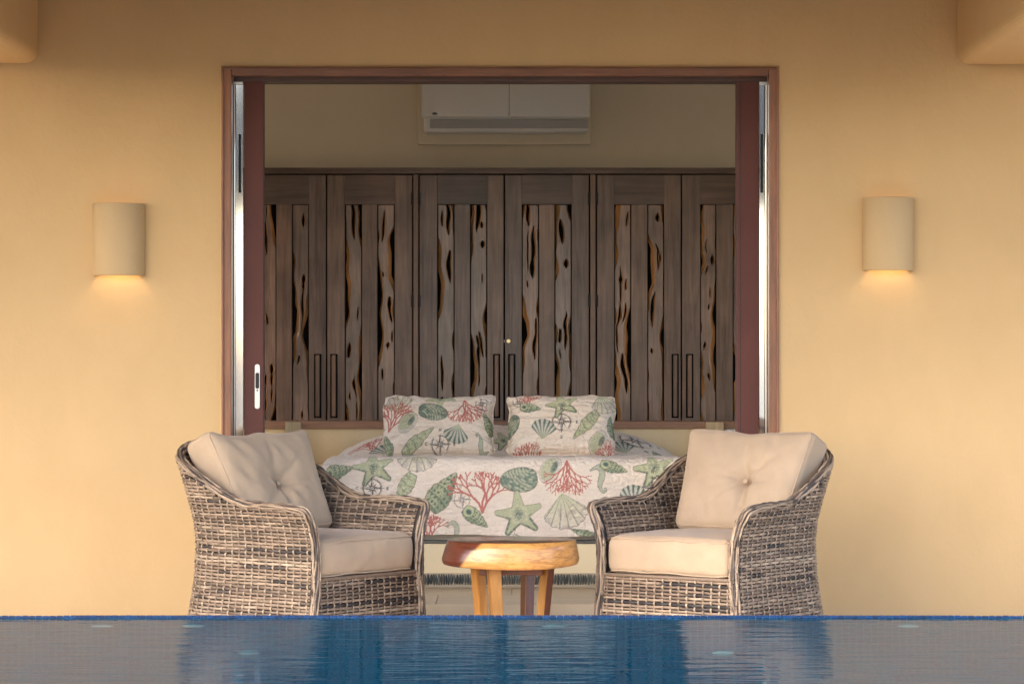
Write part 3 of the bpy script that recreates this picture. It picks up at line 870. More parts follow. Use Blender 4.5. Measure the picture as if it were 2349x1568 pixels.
        s.put(idx, (np.abs(u) < wv) & (np.abs(v + 1) < .03), INK * 1.4, .6 * a)

    def bivalve(s, cx, cy, R_, rot=0.0, a=1.0):
        idx, u, v = s.local(cx, cy, R_, rot)
        if not len(idx): return
        e = (u / .62) ** 2 + (v / .95) ** 2; ins = e < 1; n = s.mott(idx, .5, 7)
        s.put(idx, ins, np.array([.60, .56, .50]), .6 * a)
        e2 = ((u + .08) / .46) ** 2 + (v / .8) ** 2
        s.put(idx, e2 < 1, PALE * 1.1, .75 * a)
        e3 = ((u - .16) / .20) ** 2 + ((v - .25) / .42) ** 2
        s.put(idx, e3 < 1, TEAL, np.clip(1.4 - e3, 0, 1) * (.5 + .5 * n) * a)
        s.put(idx, ins & (np.sin(np.hypot(u + .6, v) * 30) > .93), INK * 2, .35 * a)
        s.put(idx, np.abs(e - 1) < .05, INK * 1.6, .5 * a)

    def seahorse(s, cx, cy, R_, rot=0.0, a=1.0, flip=1):
        pts = [(-.52, .62), (-.22, .78), (.02, .84), (.20, .66), (.26, .38), (.22, .08), (.12, -.20), (.10, -.48), (.20, -.72), (.36, -.86), (.50, -.78), (.50, -.62), (.40, -.60)]
        rad = [.05, .10, .17, .17, .19, .20, .17, .12, .09, .07, .06, .05, .03]
        idx, u, v = s.local(cx, cy, R_, rot)
        if not len(idx): return
        u = u * flip; best = np.full(len(idx), -9.0); al = np.zeros(len(idx))
        for k in range(len(pts) - 1):
            (x1, y1), (x2, y2) = pts[k], pts[k + 1]; dx, dy = x2 - x1, y2 - y1
            t = np.clip(((u - x1) * dx + (v - y1) * dy) / (dx * dx + dy * dy), 0, 1)
            sd = rad[k] * (1 - t) + rad[k + 1] * t - np.hypot(u - x1 - t * dx, v - y1 - t * dy)
            m = sd > best; best = np.where(m, sd, best); al = np.where(m, k + t, al)
        ins = best > 0
        s.put(idx, ins, np.array([.46, .50, .36]), .8 * a)
        s.put(idx, ins & (np.sin(al * 12) > .6), MIDG * 1.2, .6 * a)
        s.put(idx, np.abs(best) < .03, INK * 1.7, .6 * a)

M['quilt'] = mat('printed_quilt', (.8, .77, .74), .92, spec=.12)
k = N(M['quilt']); at = k.n('Attribute'); at.attribute_name = 'Col'
cr = k.noise(k.coords('Object', (22, 22, 70)), 1.0, 4, .62, .8); fine = k.noise(k.coords('Object'), 320, 2, .5)
vo = k.n('TexVoronoi'); vo.feature = 'DISTANCE_TO_EDGE'; vo.inputs['Scale'].default_value = 1.0
k.l(k.coords('Object', (26, 26, 40)), vo.inputs['Vector'])
k.col(at.outputs['Color'])
k.bump(k.math('ADD', k.math('ADD', k.math('MULTIPLY', cr, 1.0), k.math('MULTIPLY', k.math('MINIMUM', vo.outputs['Distance'], .25), 1.2)), k.math('MULTIPLY', fine, .08)), .9, .014)
CLOTH = (.88, .765, .65)

# --- bedspread: one sheet draped over foot, sides, mattress and the sleeping pillows at the head
UP = 470.0                                          # cloth units per metre
A_F, TOPL = .845, 1.93
S_MAX = .415
na = 760
s_a = np.linspace(-(A_F + S_MAX), A_F + S_MAX, na)
s_b = np.concatenate([np.linspace(-S_MAX, .10, 190), np.linspace(.10, TOPL, 330)[1:]])
Aa, Bb = np.meshgrid(s_a, s_b)
RHO = .055
da = np.clip(np.abs(Aa) - A_F, 0, None); db = np.clip(-Bb, 0, None)
rad = np.hypot(da, db); phi = np.arctan2(da, db + 1e-9)
sr = np.minimum(rad, RHO * np.pi / 2)
out = RHO * np.sin(sr / RHO); drop = RHO * (1 - np.cos(sr / RHO))
ext = np.clip(rad - RHO * np.pi / 2, 0, None)
drop = drop + ext * .995; out = out + ext * .05
Xb = np.clip(Aa, -A_F, A_F) + np.sign(Aa) * out * np.sin(phi) * (rad > 0)
Yb = np.clip(Bb, 0, None) - out * np.cos(phi) * (rad > 0) + RHO
TOPZ = .628
crown = .012 * np.exp(-((Bb - .12) / .16) ** 2) - .030 * sstep(.25, .7, Bb)
mound = .150 * sstep(.80, 1.20, Bb) * (1 - np.clip(np.abs(Aa) / (A_F + .04), 0, 1) ** 4.0) * (1 - .35 * sstep(1.5, 1.9, Bb))
Zb = TOPZ + crown * (rad < .001) + crown * (rad >= .001) * np.exp(-rad / .05) + mound - drop
fold = (vnoise(Aa * 5 + 9, Bb * 3 + 2, 21) - .5) * .012 + (vnoise(Aa * 16, Bb * 14 + 40, 22) - .5) * .006 + (vnoise(Aa * 40, Bb * 34 + 40, 23) - .5) * .0025
Zb += fold * (rad < .05); Yb -= fold * (rad >= .05) * np.cos(phi); Xb += np.sign(Aa) * fold * (rad >= .05) * np.sin(phi)
Yb -= (rad > .08) * np.sin(Aa * 9 + 1) * .006 * np.clip((rad - .08) / .3, 0, 1)
cl = Cloth(Aa * UP + 1157.5, 1040.0 - Bb * UP, CLOTH)
cl.star(858, 1072, 48, .2); cl.scallop(957, 1046, 46, math.pi, False); cl.whelk(777, 1082, 36, R(-75), fat=.5, mouth=True)
cl.compass(855, 1120, 22); cl.whelk(928, 1122, 40, R(150), fat=.42, pale=True)
cl.whelk(1017, 1127, 52, R(-36), fat=.54); cl.compass(1060, 1147, 19, .1, .65)
cl.coral(1107, 1118, 58, 0, 4); cl.clam(1190, 1101, 43, R(8))
cl.bivalve(1262, 1077, 36, R(-30)); cl.coral(1300, 1098, 42, math.pi, 9)
cl.scallop(1297, 1172, 52, R(192), False); cl.seahorse(1372, 1100, 34, 0)
cl.whelk(1092, 1188, 34, R(-128), fat=.52, mouth=True); cl.star(1190, 1180, 54, .15)
cl.coral(980, 1205, 38, R(15), 12); cl.seahorse(1043, 1222, 28, R(10)); cl.whelk(1342, 1226, 36, R(70), fat=.3)
cl.whelk(1408, 1072, 32, R(-110), fat=.5, mouth=True); cl.star(1500, 1074, 48, .25); cl.compass(1496, 1118, 23)
cl.scallop(1452, 1138, 32, 0, True); cl.coral(1530, 1150, 40, .3, 6); cl.clam(1440, 1200, 40)
cl.star(760, 1150, 44); cl.scallop(880, 1185, 40); cl.coral(820, 1200, 40, .2, 3)
cl.compass(1180, 1243, 18)
for i in range(16):                                 # the printed top, seen only at a glancing angle
    rr = random.Random(i); x_, y_ = rr.uniform(770, 1545), rr.uniform(700, 985)
    (cl.scallop, cl.star, cl.whelk, cl.clam)[i % 4](x_, y_, rr.uniform(32, 46), rr.uniform(-3, 3))
for xs_, ys_, f_ in ((1155, 560, 'star'), (826, 545, 'coral'), (865, 590, 'scallop'), (1440, 575, 'scallop'), (1478, 520, 'compass'), (1535, 600, 'whelk')):
    if f_ == 'coral': cl.coral(xs_, ys_, 42, .3, 5)
    else: getattr(cl, f_)(xs_, ys_, 40, .4)
cl.c = cl.c * .94 + np.array(CLOTH) * .06
F = grid_faces(len(s_b), na)
rf = rad.ravel()[F].max(1)
hem = S_MAX - .012 + .006 * np.sin(Aa.ravel()[F].mean(1) * 7)
F = F[rf < hem]
P_ = np.stack([Xb, Yb, Zb], -1).reshape(-1, 3)
used = np.zeros(len(P_), bool); used[F.ravel()] = True
remap = np.cumsum(used) - 1
me = np_mesh('bedspread', P_[used], remap[F], cl.c[used])
o = obj('bedspread', me, M['quilt']); o.location = (BCX, FY - RHO, 0)
tag(o, 'white quilted bedspread printed with green seashells, red corals and compasses', 'bedspread')

# mattress below it
mt = empty('mattress', (BCX, FY, 0)); bm = bmesh.new(); box(bm, -.83, .83, .045, 1.92, .302, .575, .03, 3); obj('mattress_body', bm, M['sheet'], mt, True)
tag(mt, 'white mattress under the printed bedspread on the plastered platform', 'mattress')

# --- printed cushions standing on the bed
def sham(cx, cy, wpx, hpx, y, tilt, rz, prints, label, seed):
    W, H, T = wpx / 2 / 452.0, hpx / 2 / 452.0, .105
    n1, n2 = 250, 170
    u, v = np.meshgrid(np.linspace(-1, 1, n1), np.linspace(-1, 1, n2))
    au, av = np.abs(u), np.abs(v)
    body = np.clip(1 - (au / .965) ** 3.6, 0, 1) ** .5 * np.clip(1 - (av / .955) ** 3.4, 0, 1) ** .5
    px = u * W * (1 - .055 * (1 - v * v) * au ** 2); pz = v * H * (1 - .06 * (1 - u * u) * av ** 2)
    cnr = (au * av) ** 5; px = px * (1 + .03 * av ** 4 - .10 * cnr); pz = pz * (1 + .05 * au ** 4 - .17 * cnr) - .012 * (1 - u * u) * np.clip(v, 0, 1)
    pz = pz + .010 * (vnoise(u * 2.5 + seed, v * .4, seed + 5) - .5) * 2 * np.clip(v, 0, 1) ** 2; px = px + .012 * (vnoise(v * 2.5 + seed, u * .4, seed + 6) - .5) * 2 * au ** 2
    edge = np.maximum(au, av)
    fl_ = sstep(.93, 1.0, edge) * .010 * np.sin((u * 7 + v * 9) * 2.2 + seed) 
    wr = (vnoise(u * 4 + seed, v * 10, seed) - .5) * .018 + (vnoise(u * 9 + seed, v * 30 + 7, seed + 1) - .5) * .005
    rad_w = (vnoise(np.arctan2(v, u) * 9 + 30, np.hypot(u, v) * 2, seed + 2) - .5) * .026 * sstep(.45, .95, edge)
    th = T * body
    front = np.stack([px, -th - wr * body - rad_w + fl_ - .003, pz], -1)
    back = np.stack([px, th * .8 + fl_ - rad_w + .003, pz], -1)
    c = Cloth(u * wpx / 2 + cx, cy - v * hpx / 2, CLOTH)
    for (f_, a_) in prints: getattr(c, f_)(*a_)
    c.c = c.c * .94 + np.array(CLOTH) * .06
    acc = Acc(); F = grid_faces(n2, n1)
    acc.add(front, F, c.c); acc.add(back, F[:, ::-1], np.array(CLOTH))
    # rim joining both sides
    ring = np.concatenate([np.arange(n1), np.arange(1, n2) * n1 + n1 - 1, (n2 - 1) * n1 + np.arange(n1 - 2, -1, -1), np.arange(n2 - 2, 0, -1) * n1])
    nx = np.roll(ring, -1); off = n1 * n2
    me = acc.mesh('printed_cushion')
    bmx = bmesh.new(); bmx.from_mesh(me); bmx.verts.ensure_lookup_table()
    for p, q in zip(ring, nx):
        bmx.faces.new((bmx.verts[q], bmx.verts[p], bmx.verts[p + off], bmx.verts[q + off]))
    bmx.to_mesh(me); bmx.free(); me.shade_smooth()
    o = obj('printed_cushion', me, M['quilt'])
    o.location = (X(cx, y), y, Z(cy, y)); o.rotation_euler = (R(tilt), 0, R(rz))
    tag(o, label, 'cushion', 'printed cushions on the bed')
sham(1008, 976, 266, 156, 1.50, -20, 2,
     [('scallop', (912, 934, 34, 0.1, False)), ('coral', (903, 962, 40, -.35, 21)), ('bivalve', (935, 982, 30, R(-38))),
      ('star', (1010, 915, 34, math.pi)), ('clam', (994, 957, 34, R(170))), ('coral', (1074, 960, 38, math.pi + .25, 8)),
      ('compass', (1107, 936, 15, .3)), ('whelk', (960, 1024, 44, R(-52), 1.0, .30, True)), ('compass', (1009, 1034, 20)),
      ('scallop', (1046, 1010, 29, R(165), True)), ('seahorse', (1108, 1030, 26, math.pi, 1.0)), ('whelk', (1126, 980, 28, .4)),
      ('whelk', (886, 1030, 26, R(12), 1.0, .5))],
     'left printed seashell cushion with a large red coral near its right edge', 3)
sham(1289, 976, 258, 156, 1.50, -20, -2,
     [('compass', (1190, 928, 15, .2)), ('coral', (1212, 912, 24, math.pi, 5)), ('whelk', (1217, 946, 26, R(-100), 1.0, .5, False, True)),
      ('star', (1290, 937, 38, .3)), ('scallop', (1388, 930, 34, math.pi + .4, False)), ('compass', (1289, 983, 22)),
      ('scallop', (1248, 1000, 29, R(-8), True)), ('whelk', (1345, 990, 44, R(138), 1.0, .32, True)), ('bivalve', (1374, 1028, 32, R(-32))),
      ('coral', (1212, 1050, 30, 0.1, 17)), ('coral', (1402, 1045, 28, .1, 18)), ('clam', (1172, 985, 26, 1.2)), ('whelk', (1410, 985, 26, .1))],
     'right printed seashell cushion with a compass at its centre', 8)

# ------------------------------------------------------------------ wicker armchairs
CW, CD = .34, .39                                   # half width, half depth
prof_z = [-.10, .06, .20, .354, .45, .536, .663, .77, .84]
prof_o = [.050, .033, .010, .0, .010, .032, .068, .108, .130]
# plan path from right front round the back to left front
pp = [(CW, y) for y in np.linspace(-CD, .08, 30)]
for t in np.linspace(0, np.pi / 2, 40)[1:]:
    c_, s_ = np.cos(t), np.sin(t); e_ = 2 / 3.3
    pp.append((CW * c_ ** e_, .08 + (CD - .08) * s_ ** e_))
pp = pp + [(-x, y) for (x, y) in pp[::-1][1:]]
pp = np.array(pp); seg = np.hypot(*np.diff(pp, axis=0).T); SL_ = np.concatenate([[0], np.cumsum(seg)]); LEN = SL_[-1]
tgp = np.gradient(pp, SL_, axis=0); tgp /= np.linalg.norm(tgp, axis=1)[:, None]
nrp = np.stack([tgp[:, 1], -tgp[:, 0]], -1)          # outward
def shell(s, z, inset=0.0):
    s = np.asarray(s, float); z = np.asarray(z, float)
    x = np.interp(s, SL_, pp[:, 0]); y = np.interp(s, SL_, pp[:, 1])
    nx = np.interp(s, SL_, nrp[:, 0]); ny = np.interp(s, SL_, nrp[:, 1]); l_ = np.hypot(nx, ny); nx /= l_; ny /= l_
    q = np.minimum(s, LEN - s)
    wf_ = 1 - sstep(.04, .50, q)
    o_ = np.interp(z, prof_z, prof_o) * (1 - .45 * wf_) + wf_ * np.interp(z, [.28, .40, .46, .51, .55], [0, .007, .020, .040, .055]) - inset
    return np.stack([x + nx * o_, y + ny * o_, z], -1), np.stack([nx, ny, 0 * nx], -1)
ARM, BACK = .530, .765
def topz(s):
    q = np.minimum(s, LEN - s)
    h = ARM + (BACK - ARM) * sstep(.32, .92, q) ** 1.0 + .012 * sstep(.0, .15, q) - .012
    r_ = .030; c_ = np.clip(r_ - q, 0, r_)
    return h - (r_ - np.sqrt(np.clip(r_ * r_ - c_ * c_, 0, None)))
PAL = [np.array(lin(*c)) for c in ((166, 148, 128), (148, 129, 111), (128, 110, 95), (108, 93, 81), (74, 66, 63), (54, 50, 50))]
def row_tones(n, seed):
    rs = np.random.RandomState(seed); out = []; 
    while len(out) < n:
        kind = rs.choice([0, 1, 2], p=[.46, .39, .15]); ln = rs.randint(2, 6) if kind < 2 else rs.randint(1, 4)
        for _ in range(ln):
            out.append(PAL[{0: rs.choice([0, 1, 1, 2]), 1: rs.choice([1, 2, 3]), 2: rs.choice([3, 4, 5])}[kind]] * rs.uniform(.9, 1.1))
    return np.array(out[:n])
def weave(acc, S, s0, s1, z0, ztop, pitch=.0385, row=.0138, seed=1, zbot=None):
    """S(s,z)->pos,normal; horizontal ribbons in and out of pale uprights"""
    rs = np.random.RandomState(seed)
    A = .0040; sub = 4
    ns = int(round((s1 - s0) / pitch)); pitch = (s1 - s0) / ns
    ss = np.linspace(s0, s1, ns * sub + 1)
    zt = ztop(ss); nrow = int((zt.max() - z0) / row) + 1
    tones = row_tones(nrow, seed + 5)
    for r in range(nrow):
        zc = z0 + (r + .5) * row + (vnoise(ss * 9, 0 * ss + r * 1.7, seed) - .5) * .0045
        wv = A * np.sin(np.pi * (ss - s0) / pitch + np.pi * r)
        hw = row * (.34 + .09 * rs.rand())
        jit = (vnoise(ss * 60, 0 * ss + r * 3.1, seed + 3) - .5) * .0016
        tone = tones[r][None, :] * (.72 + .5 * vnoise(ss * 22 + r * 13, 0 * ss + r, seed + 4))[:, None]
        alt = PAL[rs.randint(0, 6)]; mx = sstep(.62, .80, vnoise(ss * 7 + r * 5, 0 * ss + r * .7, seed + 7))[:, None]
        tone = tone * (1 - mx) + alt * mx
        layers = []; cols = []
        for q, (dz, dn, sh) in enumerate(((-1, -.0024, .62), (-.45, .0009, .95), (.35, .0013, 1.06), (1, -.0020, .74))):
            p, n = S(ss, zc + dz * hw); layers.append(p + n * (wv + dn + jit)[:, None]); cols.append(tone)
        V = np.stack(layers, 1)
        F = grid_faces(len(ss), 4)
        ok = (zc < zt - .006)
        F = F.reshape(len(ss) - 1, 3, 4)[ok[:-1] & ok[1:]].reshape(-1, 4)
        if len(F): acc.add(V, F, np.stack(cols, 1))
    for m_ in range(ns):                               # uprights
        s_ = s0 + (m_ + .5) * pitch; zt_ = float(ztop(np.array([s_]))[0])
        nz = max(4, int((zt_ - z0) / (row * .5)))
        zz = np.linspace(z0, zt_, nz)
        wv = -A * .95 * np.sin(np.pi * (m_ + .5)) * np.cos(np.pi * ((zz - z0) / row - .5))
        tone = PAL[0] * rs.uniform(.78, 1.0) if m_ % 3 else PAL[1] * rs.uniform(.75, 1.0)
        layers = []
        for (dx, dn) in ((-.0046, -.0016), (0, .0016), (.0046, -.0016)):
            p, n = S(np.full(nz, s_ + dx), zz); layers.append(p + n * (wv + dn)[:, None])
        c = np.repeat((tone[None, :] * (.8 + .35 * vnoise(zz * 40, zz * 0 + m_ * 2.3, seed))[:, None])[:, None, :], 3, 1)
        acc.add(np.stack(layers, 1), grid_faces(nz, 3), c)

M['wicker'] = mat('wicker_strands', (.4, .33, .27), .5, spec=.4)
k = N(M['wicker']); at = k.n('Attribute'); at.attribute_name = 'Col'
nz_ = k.noise(k.coords('Object', (30, 30, 160)), 3.0, 3, .6)
k.col(k.mix(1.0, at.outputs['Color'], k.ramp(nz_, [(.25, (.62, .60, .58)), (.75, (1.22, 1.2, 1.18))]), 'MULTIPLY'))
M['gap_shade'] = mat('wicker_gap_shade', (.05, .042, .036), .85)  # dark colour stands in for the shade inside the weave

def chair_meshes():
    parts = {}
    acc = Acc(); weave(acc, lambda s, z: shell(s, z), .012, LEN - .012, -.085, lambda s: topz(s) - .006, seed=3)
    parts['outer_weave'] = acc.mesh('outer_weave')
    acc = Acc()
    def inner(s, z):
        p, n = shell(s, z, .041); return p, -n
    weave(acc, inner, .03, LEN - .03, .225, lambda s: topz(s) - .006, seed=9)
    parts['inner_weave'] = acc.mesh('inner_weave')
    acc = Acc(); wf = CW - .028
    def frontS(s, z):
        s = np.asarray(s, float); z = np.asarray(z, float) + 0 * s
        return np.stack([s, np.full_like(s, -CD + .012) - .012 * np.sin(np.clip(z + .1, 0, .4) / .4 * np.pi), z], -1), np.tile(np.array([0, -1.0, 0]), (len(s), 1))
    weave(acc, frontS, -wf, wf, -.085, lambda s: .236 + 0 * s, seed=14)
    parts['front_weave'] = acc.mesh('front_weave')
    # added dark sheets standing in for shade between both skins, and the seat deck
    acc = Acc(); ss = np.linspace(.01, LEN - .01, 120); tt = np.linspace(0, 1, 14)
    Sg, Tg = np.meshgrid(ss, tt); zz = -.09 + Tg * (topz(Sg) + .075)
    p, _ = shell(Sg.ravel(), zz.ravel(), .016); acc.add(p, grid_faces(14, 120))
    p, _ = shell(Sg.ravel(), zz.ravel(), .034); acc.add(p, grid_faces(14, 120)[:, ::-1])
    bmv = np.array([(-wf, -CD + .026, -.09), (wf, -CD + .026, -.09), (wf, -CD + .026, .232), (-wf, -CD + .026, .232), (wf, .2, .232), (-wf, .2, .232)])
    acc.add(bmv, np.array([[0, 1, 2, 3], [3, 2, 4, 5]]))
    parts['gap_shade_and_deck'] = acc.mesh('gap_shade_and_deck', False)
    # braided edge: down both arm fronts and along the top
    zf = np.linspace(-.088, ARM - .042, 48)
    sA = np.linspace(0.003, LEN - .003, 330)
    top_p, top_n = shell(sA, topz(sA), .0205); top_p[:, 2] += .002
    lp, ln_ = shell(np.full(48, .003), zf, .022); rp, rn = shell(np.full(48, LEN - .003), zf[::-1], .022)
    path = np.concatenate([lp, top_p, rp]); nor = np.concatenate([ln_, top_n, rn])
    d = np.concatenate([[0], np.cumsum(np.linalg.norm(np.diff(path, axis=0), axis=1))])
    dd = np.arange(0, d[-1], .006)
    path = np.stack([np.interp(dd, d, path[:, i]) for i in range(3)], -1); nor = np.stack([np.interp(dd, d, nor[:, i]) for i in range(3)], -1)
    for _ in range(6): path[1:-1] = (path[:-2] + 2 * path[1:-1] + path[2:]) / 4
    tg = np.gradient(path, axis=0); tg /= np.linalg.norm(tg, axis=1)[:, None]
    bi = np.cross(tg, nor); bi /= np.linalg.norm(bi, axis=1)[:, None]; no = np.cross(bi, tg)
    acc = Acc(); tube(acc, path, .0135, PAL[4], 8)
    rs = np.random.RandomState(4)
    NB = 10
    for q in range(NB):
        th = 2 * np.pi * q / NB + .20 * np.sin(dd * 34 + q * 2.6) + .25 * np.sin(dd * 13 + q)
        rr_ = .0160 + .0016 * np.sin(dd / .036 * np.pi + q * np.pi)
        pt = path + no * (np.cos(th) * rr_)[:, None] * 1.08 + bi * (np.sin(th) * rr_ * .85)[:, None]
        base = PAL[[0, 1, 0, 2, 1, 0, 1, 0, 3, 1][q]]
        cc = base[None, :] * (.75 + .5 * vnoise(dd * 18 + q * 7, 0 * dd + q, 31))[:, None]
        dk = sstep(.78, .88, vnoise(dd * 14 + q * 11, 0 * dd + q, 32))[:, None]; cc = cc * (1 - dk) + PAL[4] * dk
        tube(acc, pt, .0050, cc, 6)
    parts['braided_edge'] = acc.mesh('braided_edge')
    acc = Acc()                                       # foot rail round the base
    p, _ = shell(np.linspace(0.0, LEN, 120), np.full(120, -.086), .012); tube(acc, p, .013, PAL[3], 8)
    tube(acc, np.stack([np.linspace(-CW + .01, CW - .01, 20), np.full(20, -CD + .012), np.full(20, -.086)], -1), .013, PAL[3], 8)
    tube(acc, np.stack([np.linspace(-wf, wf, 20), np.full(20, -CD + .008), np.full(20, .238)], -1), .008, PAL[2], 6)
    parts['base_rail'] = acc.mesh('base_rail')
    for n_, me in parts.items(): me.materials.append(M['gap_shade'] if n_ == 'gap_shade_and_deck' else M['wicker'])
    return parts
CH = chair_meshes()
def armchair(loc, rz, label):
    e = empty('wicker_armchair', loc, rz); tag(e, label, 'armchair', 'wicker armchairs')
    for n_, me in CH.items():
        o = obj(n_, me, None, e)
        if 'weave' in n_ or n_ == 'braided_edge': o['kind'] = 'stuff'
    return e
LCH = ((-.893, -1.189, 0), R(51.5)); RCH = ((.856, -1.206, 0), R(-35.5))
armchair(*LCH, 'left grey brown wicker armchair turned to the right')
armchair(*RCH, 'right grey brown wicker armchair turned to the left')

def rbox(hw, hd, hh, r, n=26, nz=12):
    """rounded box as one mesh: vertices, faces, unit coords"""
    def axis(h, k):
        inner = np.linspace(-(h - r), h - r, k); e = np.linspace(0, 1, 6)[1:]
        return np.concatenate([-(h - r) - r * e[::-1], inner, h - r + r * e])
    ax, ay, az = axis(hw, n), axis(hd, n), axis(hh, nz)
    V = []; F = []; off = 0
    for (A_, B_, c, w_) in ((ax, ay, hh, 2), (ax, ay, -hh, 2), (ax, az, hd, 1), (ax, az, -hd, 1), (ay, az, hw, 0), (ay, az, -hw, 0)):
        a, b_ = np.meshgrid(A_, B_); q = np.full_like(a, c)
        p = {2: (a, b_, q), 1: (a, q, b_), 0: (q, a, b_)}[w_]
        V.append(np.stack(p, -1).reshape(-1, 3)); f = grid_faces(len(B_), len(A_), off)
        flip = (w_ == 2 and c < 0) or (w_ == 1 and c > 0) or (w_ == 0 and c < 0)
        F.append(f[:, ::-1] if flip else f); off += a.size
    V = np.concatenate(V); F = np.concatenate(F)
    H = np.array([hw, hd, hh]); inner = np.clip(V, -(H - r), H - r); dv = V - inner
    nrm = np.linalg.norm(dv, axis=1)[:, None]; V = inner + dv / np.maximum(nrm, 1e-9) * r
    return V, F
def weld(me):
    bmx = bmesh.new(); bmx.from_mesh(me); bmesh.ops.remove_doubles(bmx, verts=bmx.verts, dist=2e-4); bmesh.ops.recalc_face_normals(bmx, faces=bmx.faces)
    bmx.to_mesh(me); bmx.free(); me.shade_smooth(); return me
def rrect(hw, hd, r, z, n=10):
    pts = []
    for (sx, sy, a0) in ((1, 1, 0), (-1, 1, 90), (-1, -1, 180), (1, -1, 270)):
        for t in np.linspace(0, 90, n): pts.append((sx * (hw - r) + r * math.cos(R(a0 + t)), sy * (hd - r) + r * math.sin(R(a0 + t)), z))
    pts = np.array(pts); pts = np.concatenate([pts, pts[:1]]); d = np.concatenate([[0], np.cumsum(np.linalg.norm(np.diff(pts, axis=0), axis=1))])
    t = np.linspace(0, d[-1], 260, endpoint=False)
    return np.stack([np.interp(t, d, pts[:, i]) for i in range(3)], -1)

def seat_cushion(chair, label, seed):
    (loc, rz) = chair
    hw, hd, hh = .290, .318, .078
    V, F = rbox(hw, hd, hh, .030, 40, 8)
    u, v = V[:, 0] / hw, V[:, 1] / hd
    bul = np.clip(1 - u * u, 0, 1) * np.clip(1 - v * v, 0, 1)
    V[:, 2] += np.where(V[:, 2] > 0, .016 * bul ** .6, -.0)
    side = np.clip(1 - (V[:, 2] / hh) ** 2, 0, 1)
    V[:, 1] += np.sign(V[:, 1]) * (np.abs(v) > .93) * .010 * side; V[:, 0] += np.sign(V[:, 0]) * (np.abs(u) > .93) * .006 * side
    nse = (vnoise(V[:, 0] * 14 + seed, V[:, 1] * 14 + 5, seed) - .5) * .006
    V[:, 2] += nse * (V[:, 2] > 0); V[:, 1] += (vnoise(V[:, 0] * 18 + 3, V[:, 2] * 24 + seed, seed + 1) - .5) * .007 * (v < -.9)
    me = weld(np_mesh('seat_cushion', V, F)); 
    e = empty('seat_cushion', (loc[0], loc[1], .243 + hh), rz); tag(e, label, 'cushion', 'seat cushions')
    obj('cover', me, M['cush'], e)
    acc = Acc()
    for z in (hh - .012, -hh + .010):
        p = rrect(hw + .0005, hd + .0005, .034, z, 12); p[:, 2] += (vnoise(p[:, 0] * 9 + seed, p[:, 1] * 9, seed) - .5) * .008
        tube(acc, p, .0034, None, 6, True)
    obj('piping', acc.mesh('piping'), M['cush'], e)
    mv = Vector((0, -.062, 0)); mv.rotate(Matrix.Rotation(rz, 3, 'Z')); e.location += mv
seat_cushion(LCH, 'tan canvas seat cushion of the left wicker armchair', 2)
seat_cushion(RCH, 'tan canvas seat cushion of the right wicker armchair', 7)

